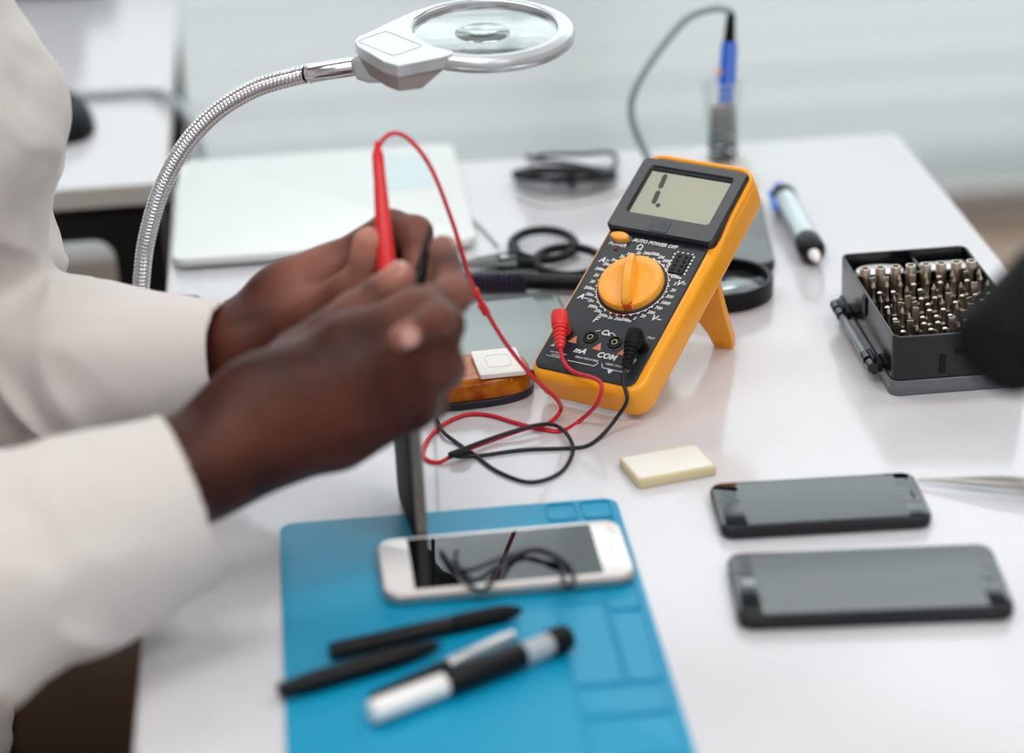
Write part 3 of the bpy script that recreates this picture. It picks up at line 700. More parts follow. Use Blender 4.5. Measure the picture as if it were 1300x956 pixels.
b = MB(); b.slab(rrect(.040, .0016, .0004, 2, .060, -.0006), .0265, .029); b.slab([(.030, -.0010), (.034, -.0010), (.034, .0002), (.030, .0002)], .014, .026); b.build('front_latch', black_pl, bx)
# accessories lying in the back compartment
Bm = WM[bx.name]
def box_pt(x, y, z): q = Bm @ Vector((x, y, z)); return Vector((q.x, q.y, q.z-ZT))
b = MB(); b.slab(circ(.0165, 36, ry=.0105), 0, .004, .0008, .0015)
c = box_pt(.0235, .133, .030); o = b.build('suction_cup', white_gloss); setw(o, Matrix.Translation((c.x, c.y, c.z+ZT))); tag(o, 'white oval plastic piece in the rear compartment of the bit case', 'suction cup')
b = MB(); b.slab(rrect(.032, .014, .003, 4), 0, .004, .0008, .001)
c = box_pt(.0680, .133, .030); o = b.build('plastic_pick', white_gloss); setw(o, Matrix.Translation((c.x, c.y, c.z+ZT)) @ Matrix.Rotation(BY, 4, 'Z')); tag(o, 'white rectangular plastic piece beside the oval one in the bit case', 'plastic pick')
b = MB(); b.box(.006, .046, .121, .146, .0070, .0298); b.box(.052, .084, .121, .146, .0070, .0298); b.build('compartment_insert', box_black, bx)

def copy_tree(o, parent=None):
    c = o.copy(); C.objects.link(c)
    if parent is not None: c.parent = parent
    WM[c.name] = WM[o.name].copy()
    for ch in list(o.children): copy_tree(ch, c)
    return c
def make_bit(kind):
    label = {'cross': 'small steel bit with a pointed cross tip standing in the bit case', 'flat': 'small steel bit with a flat blade tip standing in the bit case', 'star': 'small steel bit with a blunt star tip standing in the bit case', 'socket': 'tall hollow steel nut socket in the far row of the bit case'}[kind]
    grp = {'cross': 'cross tip bits', 'flat': 'flat blade bits', 'star': 'star tip bits', 'socket': 'nut sockets in the far row'}[kind]
    t = thing('nut_socket' if kind == 'socket' else 'screwdriver_bit', label, 'socket' if kind == 'socket' else 'screwdriver bit', (0, 0, 0), group=grp)
    n = 6
    if kind == 'socket':
        b = MB(); b.lathe([(.0022, 0), (.0022, .010), (.0034, .0125), (.0036, .014), (.0036, .0300), (.0033, .0305), (.0024, .0305), (.0022, .0270), (.0001, .0265)], 20); b.build('socket_barrel', bit_steel, t)
        return t
    b = MB(); b.lathe([(.0022, 0), (.0022, .0135), (.0019, .0142)], n); b.build('hex_shank', bit_steel, t, angle=20)
    b = MB()
    if kind == 'cross':
        b.lathe([(.0018, .014), (.0014, .0150), (.0014, .0225), (.0018, .0228), (.0018, .0238), (.0002, .0270)], 8)
    elif kind == 'flat':
        b.lathe([(.0018, .014), (.0015, .0150), (.0015, .0180)], 12)
        b.loft([[(-.0015, -.0013, .018), (.0015, -.0013, .018), (.0015, .0013, .018), (-.0015, .0013, .018)], [(-.0022, -.0008, .0225), (.0022, -.0008, .0225), (.0022, .0008, .0225), (-.0022, .0008, .0225)], [(-.0020, -.0003, .0262), (.0020, -.0003, .0262), (.0020, .0003, .0262), (-.0020, .0003, .0262)]])
    else:
        b.lathe([(.0018, .014), (.0013, .0150), (.0013, .0205), (.0018, .0212), (.0018, .0235), (.0012, .0240)], 10)
    b.build('tip', bit_steel, t, angle=25)
    return t
protos = {k: make_bit(k) for k in ('cross', 'flat', 'star', 'socket')}
used = set()
def put_bit(kind, x, y, z, rot):
    o = protos[kind] if kind not in used else copy_tree(protos[kind])
    used.add(kind); c = Bm @ Vector((x, y, z)); o.matrix_local = Matrix.Translation(c) @ Matrix.Rotation(rot, 4, 'Z'); return o
rnd = random.Random(11)
ORD = ['first', 'second', 'third', 'fourth', 'fifth', 'sixth', 'seventh', 'eighth', 'ninth']
for i in range(8):
    o = put_bit('socket', .0072+i*.0104, .1075, .0152, 0)
    o['label'] = 'tall hollow steel nut socket, ' + ORD[i] + ' from the hinged side of the bit case'
for r in range(9):
    y = .0955-r*.0103
    for i in range(9):
        x = .0074+i*.00910+(0.0 if r % 2 else .0018)
        kind = rnd.choice(['cross', 'cross', 'star', 'flat']) if r < 3 else rnd.choice(['star', 'star', 'cross', 'flat'])
        o = put_bit(kind, x, y, .0152+(.0020 if r < 3 else .0), rnd.uniform(-.5, .5))
        o['label'] = {'cross': 'cross tip', 'flat': 'flat blade', 'star': 'blunt star'}[kind]+' steel bit, '+ORD[i]+' from the hinged side in the '+ORD[r]+' row from the sockets'

# ------------------------------------------------------------------ gooseneck magnifier
NB = Vector((-.2290, 1.5400, 0))
t = thing('gooseneck_magnifier', 'chrome gooseneck lamp magnifier with round silver framed lens over the desk', 'magnifier', NB)
neck_px = [(192, 440, 1.655), (183, 415, 1.65), (179, 385, 1.643), (180, 350, 1.632), (187, 300, 1.615), (205, 240, 1.590), (235, 185, 1.563), (275, 142, 1.540), (325, 112, 1.520), (375, 97, 1.504), (394, 93, 1.498)]
pts = catmull([PZ(*q) for q in neck_px], 60)
# resample evenly
acc = [0.0]
for i in range(1, len(pts)): acc.append(acc[-1]+(pts[i]-pts[i-1]).length)
def at_len(s_):
    import bisect
    k = max(1, min(len(acc)-1, bisect.bisect_left(acc, s_))); f_ = (s_-acc[k-1])/max(1e-9, acc[k]-acc[k-1]); return pts[k-1].lerp(pts[k], f_)
pitch = .0030; NR = int(acc[-1]/pitch); ev = []; rad = []
for i in range(NR):
    for j, rr_ in enumerate((.0046, .0056, .0060, .0056)):
        ev.append(at_len((i+j/4)*pitch)); rad.append(rr_)
b = MB(); b.tube(ev, lambda q: rad[min(len(rad)-1, int(round(q*(len(rad)-1))))], 20); b.build('gooseneck', chrome, t, 'desk', angle=60)
b = MB(); a, c = PZ(392, 93.5, 1.498), PZ(452, 84, 1.489); Lq = (c-a).length
b.lathe([(.0001, -.001), (.0058, -.001), (.0064, 0), (.0064, Lq*.04), (.0060, Lq*.05), (.0060, Lq*.95), (.0050, Lq), (.0028, Lq+.001), (.0028, Lq+.005), (.004, Lq+.006)], 24, M=axisM(a, c)); b.build('neck_ferrule', chrome, t, 'desk')
b = MB(); b.lathe([(.0001, 0), (.0095, 0), (.0100, .002), (.0100, .020), (.0075, .023), (.0060, .030)], 28, M=axisM(Vector((PZ(193, 446, 1.655).x, PZ(193, 446, 1.655).y, .005)), PZ(190, 430, 1.653)))
b.build('neck_socket', chrome, t, 'desk')
b = MB(); b.slab(rrect(.0400, .1050, .004, 5, NB.x-.0130, NB.y+.015), 0, .006, .001, .002); b.build('base', black_pl, t, 'desk')
b = MB(); b.box(NB.x-.046, NB.x-.034, NB.y-.02, NB.y+.02, -.05, .006, .001); b.box(NB.x-.046, NB.x-.008, NB.y-.02, NB.y+.02, -.056, -.048, .001); b.build('clamp', black_pl, t, 'desk')
b = MB(); b.lathe([(.0001, -.080), (.010, -.080), (.010, -.074), (.004, -.073), (.004, -.034), (.009, -.032), (.009, -.029), (.0001, -.029)], 20, M=Matrix.Translation((NB.x-.018, NB.y, 0))); b.build('clamp_screw', steel, t, 'desk')
# head: ring + lens + battery housing; the head's own frame
HS = .929
HC = PZ(616, 40, 1.500)
tiltx = math.radians(5.5)
Mh = Matrix.Translation(HC) @ Matrix.Rotation(math.radians(2.0), 4, 'Z') @ Matrix.Rotation(math.radians(1.0), 4, 'Y') @ Matrix.Rotation(tiltx, 4, 'X') @ Matrix.Scale(HS, 4)
b = MB(); b.ringlathe([(.0482, -.004), (.0484, .0015), (.0490, .0030), (.0503, .0038), (.0545, .0036), (.0588, .0020), (.0602, -.0003), (.0602, -.0020), (.0594, -.0024), (.0599, -.0030), (.0594, -.0056), (.0575, -.0068), (.0520, -.0068), (.0485, -.0060)], 80, M=Mh); b.build('lens_frame', silver_pl, t, 'desk', angle=35)
RL = .0483
rr8 = [RL*k/8 for k in range(9)]; rr8[0] = .0001
b = MB(); b.lathe([(q, -.0005-.0012*(1-(q/RL)**2)) for q in rr8]+[(q, .0005+.0014*(1-(q/RL)**2)) for q in reversed(rr8)], 64, M=Mh); b.build('lens', glass_lens, t, 'desk', angle=80)
# small bifocal lens in the glass
b = MB(); Mi = Mh @ Matrix.Translation((-.002, -.006, .0018)); b.lathe([(.0001, -.0006), (.0180, -.0006), (.0184, 0), (.013, .0009), (.006, .0014), (.0001, .0015)], 40, M=Mi); b.build('bifocal_lens', glass_lens, t, 'desk', angle=80)
# housing block joining neck and ring
hous = [(-.0868, -.0210), (-.0850, -.0135), (-.0769, -.0050), (-.0620, .0138), (-.0440, .0340), (-.0385, .0320), (-.0470, .0180), (-.0502, .0), (-.0465, -.0195), (-.0355, -.0355), (-.0235, -.0445), (-.0230, -.0490), (-.0309, -.0548), (-.0575, -.0662), (-.0590, -.0665), (-.0677, -.0585), (-.0846, -.0302)][::-1]
def ccw(o_): return o_ if sum(o_[i][0]*o_[(i+1) % len(o_)][1]-o_[(i+1) % len(o_)][0]*o_[i][1] for i in range(len(o_))) > 0 else o_[::-1]
b = MB(); fanslab(b, ccw(hous), -.0034, .0044, Mh); b.build('housing', silver_pl, t, 'desk', angle=35)
tp = [(-.0860, -.0200), (-.0760, -.0040), (-.0620, .0120), (-.0520, .0050), (-.0480, -.0200), (-.0370, -.0390), (-.0270, -.0500), (-.0586, -.0658), (-.0675, -.0580), (-.0840, -.0310)]
bt = [(-.0820, -.0220), (-.0740, -.0080), (-.0620, .0040), (-.0560, .0), (-.0540, -.0200), (-.0480, -.0400), (-.0440, -.0615), (-.0590, -.0650), (-.0670, -.0560), (-.0800, -.0320)]
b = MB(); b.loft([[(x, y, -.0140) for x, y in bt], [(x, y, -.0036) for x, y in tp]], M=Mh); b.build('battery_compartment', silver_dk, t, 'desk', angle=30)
b = MB(); bo_ = rrect(.038, .026, .003, 4); b.frame(bo_, inset(bo_, .0006), .0043, .0046, M=Mh @ Matrix.Translation((-.0640, -.0270, 0)) @ Matrix.Rotation(math.radians(-50), 4, 'Z')); b.build('cover_seam', silver_dk, t, 'desk')
# wedge from ferrule to housing
a = PZ(456, 83, 1.488); Mc = axisM(a, PZ(494, 84, 1.477)); b = MB()
b.loft([[(x*s_, y*s2, z_) for x, y in rrect(.022, .018, .004, 4)] for (s_, s2, z_) in ((.30, .35, -.002), (.75, .85, .002), (.85, 1.05, .010), (1.0, .95, .022))], M=Mc); b.build('joint', silver_pl, t, 'desk', angle=35)

# ------------------------------------------------------------------ white panel, tablet, grey phone
def quad_yaw(a, c): d = c-a; return math.atan2(d.y, d.x)
fl, fr, nl = P(236, 228), P(572, 210), P(213, 346)
t = thing('white_flat_panel', 'large flat white glossy panel lying beyond the hands', 'panel', (nl.x+.003, nl.y, 0), math.radians(4.9))
b = MB(); b.slab(rrect(.228, .232, .012, 6, .114, .116), .003, .0095, .002, .002); b.build('shell', panel_white, t)
b = MB(); b.slab(rrect(.214, .218, .008, 5, .114, .116), 0, .0035, .0005, 0); b.build('base', mat('panel_base', (120, 134, 138), rough=.4), t)
b = MB(); b.slab(rrect(.045, .090, .003, 4, .184, .165), .0094, .0097); b.build('reflection_patch', mat('pale_blue_reflection', (192, 208, 212), rough=.12, coat=.3), t)  # bluish reflection in the panel, painted as a coloured patch
fr = P(705, 368, .007)
t = thing('glass_tablet', 'grey tablet lying under the amber lamp casing beside the multimeter', 'tablet', (fr.x, fr.y, 0), math.radians(9))
b = MB(); b.slab(rrect(.205, .136, .010, 6, -.1025, -.068), 0, .0068, .002, .001); b.build('body', bezel_s, t)
b = MB(); b.slab(rrect(.2015, .1325, .009, 6, -.1025, -.068), .0062, .0072, 0, .0003); b.build('front_glass', screen_grey, t)
b = MB(); b.box(-.185, -.018, -.126, -.010, .0070, .0073); b.build('display', screen_grey, t, smooth=False)
fl = P(352, 338, .008)
smartphone('grey_smartphone', 'grey smartphone half hidden behind the upper hand, next to the white panel', (fl.x+.066, fl.y-.036, 0), math.radians(2), .132, .068, .0085, .008, mat('grey_case', (150, 160, 164), rough=.35), screen_grey, (-.05, .05, -.03, .03), None)
smartphone('dark_smartphone', 'dark smartphone lying behind the multimeter near the round hand lens', (P(948, 300).x-.019, P(948, 300).y-.005, 0), math.radians(88), .146, .068, .0085, .009, bezel_s, screen, (-.055, .055, -.03, .03), None)

# amber casing and white card
ac = P(612, 497); 
t = thing('amber_lamp_casing', 'amber translucent lamp casing with dark navy base near the multimeter', 'lamp casing', (-.0320, 1.4290, 0), math.radians(10))
def sup(a, b_, n=2.6, N=40):
    return [(a*abs(math.cos(q))**(2/n)*(1 if math.cos(q) >= 0 else -1), b_*abs(math.sin(q))**(2/n)*(1 if math.sin(q) >= 0 else -1)) for q in [2*math.pi*k/N for k in range(N)]]
b = MB(); b.slab(sup(.0450, .0265), 0, .0055, .002, .001); b.build('base', navy, t)
b = MB(); b.slab(sup(.0430, .0240, 3.0), .0050, .0185, 0, .0045, seg=4); b.build('amber_cover', amber_m, t)
b = MB(); b.box(-.036, .032, -.016, .016, .0056, .0125, .002); b.build('reflector', amber_in, t)
b = MB()
for k in range(8): b.box(-.036+k*.009, -.0352+k*.009, -.0215, .0215, .0056, .0165)
b.build('inner_rib', mat('dark_amber', (246, 150, 50), rough=.3), t)
t = thing('white_square_card', 'small white square plate resting on top of the amber casing', 'plate', (-.0095, 1.4300, .0187), math.radians(9))
b = MB(); b.slab(rrect(.0300, .0400, .0015, 3), 0, .0032, .0004, .0006); b.build('plate', mat('matt_white', (232, 230, 226), rough=.5), t)
b = MB(); b.frame(rrect(.016, .020, .004, 4), rrect(.0152, .0192, .0036, 4), .0031, .0034); b.build('moulded_outline', mat('matt_white_line', (200, 198, 194), rough=.5), t)

# ------------------------------------------------------------------ scissors, hand lens, cables, iron, pump
t = thing('scissors', 'closed scissors with black finger rings lying behind the striped lens handle', 'scissors', P(650, 328))
hs = .006
def ringpath(cx, cy, rx, ry, h_): return [P(cx+rx*math.cos(a), cy+ry*math.sin(a), h_) for a in [2*math.pi*k/28 for k in range(28)]]
for i, (cx, cy, rx, ry) in enumerate(((690, 311, 40, 19), (722, 332, 42, 18))):
    b = MB(); b.tube(ringpath(cx, cy, rx, ry, hs+.001*i), .0036, 12, closed=True, flat=.9)
    b.tube(catmull([P(cx-rx+2, cy+4, hs+.001*i), P(652, 330-4+8*i, hs), P(632, 333-3+5*i, hs)], 6), .0045, 10); hd = b.build('handle', black_soft, t, 'desk')
for i in (0, 1):
    a, m_, c = P(655, 326+i*5, hs-.001+i*.002), P(610, 331+i*3, hs-.001+i*.002), P(562, 341, hs-.001+i*.002)
    b = MB(); b.tube([a, m_, c], lambda q: .0100*(1-q)**.7+.0008, 8, flat=.30); b.build('blade', mat('dull_blade', (84, 88, 86), rough=.4, metal=.6), t, 'desk')
b = MB(); b.lathe([(.0001, 0), (.0035, 0), (.0035, .003), (.0001, .0035)], 18, M=Matrix.Translation(P(640, 330, hs+.002))); b.build('pivot_screw', steel, t, 'desk')
rc_ = P(914, 363, .006)
hs_ = P(574, 360, .0085); 
t = thing('hand_lens', 'round black rimmed hand lens with dark purple striped handle, passing behind the multimeter', 'magnifying glass', rc_)
b = MB(); b.ringlathe([(.0335, -.006), (.0335, .007), (.0345, .0080), (.0365, .0080), (.0375, .007), (.0375, -.005), (.0365, -.006)], 64, M=Matrix.Translation(rc_)); b.build('rim', black_pl, t, 'desk')
b = MB(); b.lathe([(.0001, -.0035), (.018, -.0022), (.0334, 0), (.018, .0022), (.0001, .0035)], 48, M=Matrix.Translation(rc_)); b.build('lens', glass_lens, t, 'desk', angle=80)
j = rc_+(hs_-rc_).normalized()*.037; k1 = P(668, 357, .0075)
M_ = axisM(k1, j); Lq = (j-k1).length; b = MB(); b.lathe([(.0060, 0), (.0056, Lq*.3), (.0058, Lq*.7), (.0045, Lq*.9), (.0030, Lq)], 20, M=M_); b.build('neck', black_pl, t, 'desk')
M_ = axisM(hs_, k1); Lq = (k1-hs_).length; pr = [(.0001, 0), (.0060, .0005)]
n_ = 14
for i in range(n_): z0 = Lq*i/n_; pr += [(.0078, z0+.001), (.0084, z0+.002), (.0078, z0+Lq/n_*.7), (.0070, z0+Lq/n_*.85)]
pr += [(.0070, Lq), (.0001, Lq)]
b = MB(); b.lathe(pr, 24, M=M_); b.build('grip', purple_black, t, 'desk')
# coiled black cable with tie
t = thing('coiled_black_cable', 'coiled black power cable lying flat at the back of the desk', 'cable', P(718, 222))
pts = []
rnd = random.Random(5)
for k in range(5):
    for i in range(12):
        a = 2*math.pi*i/12; pts.append(P(716+(64-k*3+rnd.uniform(-3, 3))*math.cos(a), 221+k*.5+(8-k*.9)*math.sin(a)+rnd.uniform(-.5, .5), .004+.0035*k))
b = MB(); b.tube(catmull(pts, 5), .0022, 8); b.build('coil', black_soft, t, 'desk')
b = MB(); b.tube(catmull([P(672, 200, .003), P(700, 196, .010), (P(740, 196, .014)), P(775, 194, .008), P(782, 205, .004), P(770, 216, .006), P(720, 207, .004), P(690, 204, .006), P(668, 198, .004)], 8), .0020, 8); b.build('loose_end', mat('dark_grey_cable', (62, 66, 70), rough=.5), t, 'desk')
b = MB(); b.ringlathe([(.007, -.003), (.0085, -.003), (.0085, .003), (.007, .003)], 20, M=axisM(P(725, 222, .009), P(735, 222, .009))); b.build('tie', black_pl, t, 'desk')
b = MB(); b.tube(catmull([P(540, 296, .002), P(556, 280, .002), P(578, 273, .002), P(602, 281, .002), P(620, 298, .002), P(632, 312, .002)], 8), .0011, 8); tag(b.build('thin_grey_wire', grey_cable, None, 'desk'), 'thin pale grey wire arching on the desk left of the scissors', 'wire')
b = MB(); b.tube(catmull([P(655, 250, .002), P(700, 262, .002), P(760, 252, .002), P(800, 236, .002), P(836, 218, .002)], 8), .0013, 8); tag(b.build('thin_white_wire', white_gloss, None, 'desk'), 'thin white wire on the desk in front of the coiled black cable', 'wire')

# soldering iron in spring stand
IB = Vector((.1750, 1.8370, 0))
t = thing('soldering_iron_stand', 'spring wire soldering iron stand at the back of the desk', 'soldering stand', IB)
b = MB(); b.slab(rrect(.040, .070, .008, 5, IB.x+.002, IB.y-.024), 0, .012, .001, .002); b.build('base', edge_lam, t, 'desk')
def coil(r0, r1, z0, z1, turns, w, m_, nm):
    pts = []
    for i in range(turns*20+1):
        q = i/(turns*20); a = 2*math.pi*turns*q; r_ = r0+(r1-r0)*q
        pts.append(IB+Vector((r_*math.cos(a), r_*math.sin(a), z0+(z1-z0)*q)))
    b = MB(); b.tube(pts, w, 6); b.build(nm, m_, t, 'desk')
coil(.0125, .0165, .022, .080, 9, .0007, mat('bright_wire', (170, 186, 184), rough=.3, metal=.7), 'outer_coil')
coil(.0112, .0092, .014, .058, 7, .0014, mat('dark_wire', (44, 56, 54), rough=.4, metal=.5), 'inner_coil')
b = MB(); b.lathe([(.0001, .010), (.0090, .010), (.0090, .014), (.0060, .016), (.0001, .016)], 24, M=Matrix.Translation(IB)); b.build('spring_seat', steel, t, 'desk')
IT = PZ(928, 18, 1.893)
I0 = IB+Vector((.001, 0, .036)); M_ = axisM(I0, IT); Lq = (IT-I0).length
t = thing('soldering_iron', 'blue handled soldering iron standing in the spring stand with grey cord', 'soldering iron', I0)
pr = [(.0010, 0), (.0020, .008), (.0060, .009)]
b = MB(); b.lathe([(.0012, -.010), (.0030, 0), (.0062, .002), (.0066, .005), (.0066, Lq*.24), (.0060, Lq*.26)], 24, M=M_); b.build('heat_collar', mat('iron_collar', (176, 146, 146), rough=.4), t, 'desk')
b = MB(); b.lathe([(.0060, Lq*.25), (.0062, Lq*.45), (.0058, Lq*.52), (.0056, Lq*.75), (.0050, Lq*.78)], 24, M=M_); b.build('handle', blue_pl, t, 'desk')
b = MB()
for sx in (-1, 1): b.tube([M_ @ Vector((sx*.0064, -.0015, Lq*.42)), M_ @ Vector((sx*.0058, -.0015, Lq*.76))], .0008, 6)
b.tube([M_ @ Vector((.001, -.0064, Lq*.40)), M_ @ Vector((.001, -.0060, Lq*.77))], .0009, 6)
b.build('handle_stripe', mat('pale_blue_plastic', (150, 170, 240), rough=.3), t, 'desk')
b = MB(); b.lathe([(.0050, Lq*.775), (.0046, Lq*.80), (.0036, Lq*.97), (.0030, Lq), (.0024, Lq+.002)], 20, M=M_); b.build('strain_relief', black_soft, t, 'desk')
b = MB(); q_ = M_ @ Vector((-.0062, -.001, Lq*.52)); b.lathe([(.0001, -.003), (.003, -.001), (.003, .001), (.0001, .003)], 12, M=Matrix.Translation(q_)); b.build('dial_knob', orange_hard, t, 'desk')
cd = [IT+Vector((0, 0, -.002)), PZ(924, 13, 1.893), PZ(905, 11, 1.895), PZ(872, 24, 1.90), PZ(840, 60, 1.905), PZ(812, 102, 1.91), PZ(801, 135, 1.92), PZ(806, 163, 1.93), PZ(818, 192, 1.95), P(828, 208, .003), P(850, 222, .003), P(880, 228, .003)]
b = MB(); b.tube(catmull(cd, 8), .0031, 10); b.build('cord', grey_cord, t, 'desk')

# solder sucker
a, c = P(992, 244, .0095), P(1033, 322, .0095); M_ = axisM(a, c); Lq = (c-a).length
t = thing('desoldering_pump', 'silver and blue desoldering pump with black collar and white nozzle', 'desoldering pump', (a+c)/2)
b = MB(); b.lathe([(.0001, -.010), (.0050, -.010), (.0055, -.007), (.0055, .008), (.004, .009)], 20, M=M_); b.build('plunger', blue_pl, t, 'desk')
b = MB(); b.lathe([(.0075, .006), (.0098, .008), (.0098, .018), (.009, .019)], 24, M=M_); b.build('rear_collar', black_pl, t, 'desk')
b = MB(); b.lathe([(.0090, .018), (.0092, Lq*.80), (.0085, Lq*.82)], 24, M=M_); b.build('barrel', mat('satin_aluminium', (196, 208, 211), rough=.35, metal=.5), t, 'desk')
b = MB(); b.lathe([(.0094, Lq*.81), (.0100, Lq*.84), (.0100, Lq*.96), (.0070, Lq), (.004, Lq+.001)], 24, M=M_); b.build('front_collar', black_pl, t, 'desk')
b = MB(); b.lathe([(.0045, Lq), (.0042, Lq+.006), (.0020, Lq+.013), (.0012, Lq+.014)], 18, M=M_); b.build('nozzle', white_gloss, t, 'desk')
b = MB(); b.lathe([(.0001, 0), (.0022, .0005), (.0022, .040), (.0001, .0405)], 12, M=axisM(P(978, 243, .010), P(990, 285, .010))); b.build('release_lever', blue_pl, t, 'desk')

# dark blurred lamp head on its stand at the edge
LB = Vector((.345, 1.06, 0))
t = thing('black_task_lamp', 'large black cylindrical lamp head, out of focus, above the bit case', 'lamp', LB)
b = MB(); b.lathe([(.0001, 0), (.058, 0), (.060, .003), (.058, .010), (.020, .016), (.012, .020)], 40, M=Matrix.Translation(LB)); b.build('base', black_soft, t, 'desk')
# head: flat end towards the lower left
zl = 1.06
e0, e1 = PZ(1214, 404, zl), PZ(1308, 505, zl)      # the two ends of the lower rim as seen
cc = (e0+e1)/2; rad_ = (e1-e0).length/2
axd = (PZ(1296, 318, zl+.02)-PZ(1214, 404, zl)).normalized()
M_ = axisM(cc, cc+axd)
lamp_black = mat('lamp_black', (7, 7, 8), rough=.7, spec=.2)
b = MB(); b.lathe([(rad_*.80, .002), (rad_*.90, 0), (rad_, .006), (rad_, .060), (rad_*.85, .080), (rad_*.5, .095), (.0001, .098)], 40, M=M_); b.build('shade', lamp_black, t, 'desk')
b = MB(); b.lathe([(.0001, .0035), (rad_*.82, .0035), (rad_*.82, .006)], 32, M=M_); b.build('diffuser', mat('dark_diffuser', (14, 14, 15), rough=.5), t, 'desk')
tail = cc+axd*.09
b = MB(); b.tube(catmull([LB+Vector((0, 0, .012)), LB+Vector((.01, .0, .12)), LB+Vector((.015, .0, .26)), tail.lerp(LB+Vector((.015, 0, .30)), .5)+Vector((0, 0, .03)), tail], 8), .008, 12); b.build('arm', black_soft, t, 'desk')

# ------------------------------------------------------------------ the person
person = thing('person', 'person in a white cotton coat seated beside the desk, holding both test probes', 'person', (-.47, 1.24, -0.75))
prims = []
def cone(a, b_, ra, rb, k=.006): prims.append(('c', tuple(a), tuple(b_), ra, rb, k))
def chain(px, radii, k=.004, k0=.010):
    q = [PZ(*p_) for p_ in px]
    for i in range(len(q)-1): cone(q[i], q[i+1], radii[i], radii[i+1], k0 if i == 0 else k)
    return q
# near (right) hand
Z = 1.28
wr = PZ(240, 598, 1.270)
elbR = Vector((-.40, 1.035, .045))
cone(elbR+Vector((0, 0, -.005)), PZ(150, 660, 1.235), .040, .031, .01); cone(PZ(150, 660, 1.235), wr, .031, .0255, .01)
prims.append(('e', tuple(PZ(262, 588, 1.275)), (.032, .022, .0265), .012, (0, 0, .3)))
mcp = [PZ(440, 440, 1.285), PZ(458, 478, 1.278), PZ(455, 520, 1.282), PZ(430, 556, 1.292)]
for q_, r_ in zip(mcp, (.0165, .0170, .0165, .0150)): cone(wr, q_, .0225, r_, .012)
prims.append(('e', tuple(PZ(350, 520, 1.283)), (.042, .020, .034), .015, (0, 0, .25)))
thR = chain([(290, 545, 1.285), (378, 455, 1.305), (450, 400, 1.318), (508, 352, 1.326)], [.0190, .0150, .0125, .0088], k0=.014)
ixR = chain([(440, 440, 1.285), (528, 395, 1.287), (576, 375, 1.305), (562, 316, 1.335)], [.0150, .0125, .0100, .0078], k0=.012)
mdR = chain([(458, 478, 1.278), (562, 412, 1.277), (553, 404, 1.262), (509, 430, 1.247)], [.0160, .0118, .0088, .0072], k=.002, k0=.012)
rgR = chain([(455, 520, 1.282), (556, 462, 1.285), (565, 468, 1.305), (528, 480, 1.330)], [.0165, .0130, .0108, .0085], k0=.012)
ltR = chain([(430, 556, 1.292), (525, 515, 1.292), (545, 510, 1.310), (520, 520, 1.335)], [.0150, .0125, .0100, .0080], k0=.012)
# far (left) hand
wl = PZ(305, 440, 1.43)
elbL = Vector((-.40, 1.41, .055))
elbL = PZ(-70, 482, 1.49); cone(elbL, wl, .036, .0245, .01)
prims.append(('e', tuple(PZ(372, 385, 1.432)), (.036, .018, .028), .014, (0, -.5, 0)))
for q_, r_ in zip(((420, 345, 1.425), (425, 368, 1.44), (425, 392, 1.455), (418, 412, 1.465)), (.0145, .0150, .0145, .0130)): cone(wl, PZ(*q_), .0215, r_, .010)
ixL = chain([(420, 345, 1.425), (497, 290, 1.415), (527, 296, 1.405), (530, 342, 1.395)], [.0140, .0108, .0100, .0080], k0=.010)
mdL = chain([(425, 368, 1.44), (520, 330, 1.435), (548, 332, 1.42), (540, 372, 1.405)], [.0145, .0115, .0105, .0082], k0=.010)
rgL = chain([(425, 392, 1.455), (515, 365, 1.450), (540, 375, 1.435), (520, 405, 1.42)], [.0140, .0112, .0100, .0080], k0=.010)
ltL = chain([(418, 412, 1.465), (495, 400, 1.455), (515, 410, 1.445), (498, 430, 1.43)], [.0120, .0098, .0090, .0072], k0=.010)
thL = chain([(330, 430, 1.42), (395, 400, 1.405), (462, 352, 1.390), (468, 308, 1.382)], [.0150, .0118, .0105, .0092], k0=.010)
hands = solid(prims, .0018)
# rest of the body, coarser, running on from the forearms
prims = []
cone(elbR+Vector((0, 0, -.005)), PZ(150, 660, 1.235), .041, .0305, .01); cone(elbL, PZ(200, 460, 1.445), .0365, .027, .01)
shR, shL = Vector((-.47, 1.06, .44)), Vector((-.45, 1.42, .44))
cone(shR, elbR, .052, .042, .02); cone(shL, elbL, .052, .042, .02)
prims += [('e', (-.48, 1.24, .28), (.105, .155, .22), .03), ('e', (-.48, 1.24, .45), (.08, .20, .06), .03), ('e', (-.47, 1.24, .0), (.11, .145, .22), .03), ('e', (-.46, 1.24, -.20), (.13, .17, .12), .03)]
cone((-.47, 1.24, .46), (-.45, 1.24, .58), .058, .052, .02)
prims += [('e', (-.425, 1.24, .70), (.095, .075, .120), .02), ('e', (-.385, 1.24, .64), (.055, .055, .060), .02), ('e', (-.328, 1.24, .675), (.016, .012, .022), .012),
          ('e', (-.342, 1.24, .632), (.012, .024, .007), .006), ('e', (-.43, 1.318, .69), (.018, .008, .030), .006), ('e', (-.43, 1.162, .69), (.018, .008, .030), .006)]
for sy in (-1, 1):
    prims += [('xe', (-.338, 1.24+sy*.031, .705), (.012, .016, .009), .010)]
    cone((-.44, 1.24+sy*.09, -.22), (-.08, 1.24+sy*.12, -.20), .080, .058, .02)
    cone((-.08, 1.24+sy*.12, -.20), (-.10, 1.24+sy*.12, -.64), .056, .040, .02)
    cone((-.10, 1.24+sy*.12, -.67), (.04, 1.24+sy*.12, -.70), .036, .030, .02)
rest = solid(prims, .006)
rest.add(hands.v, hands.f)
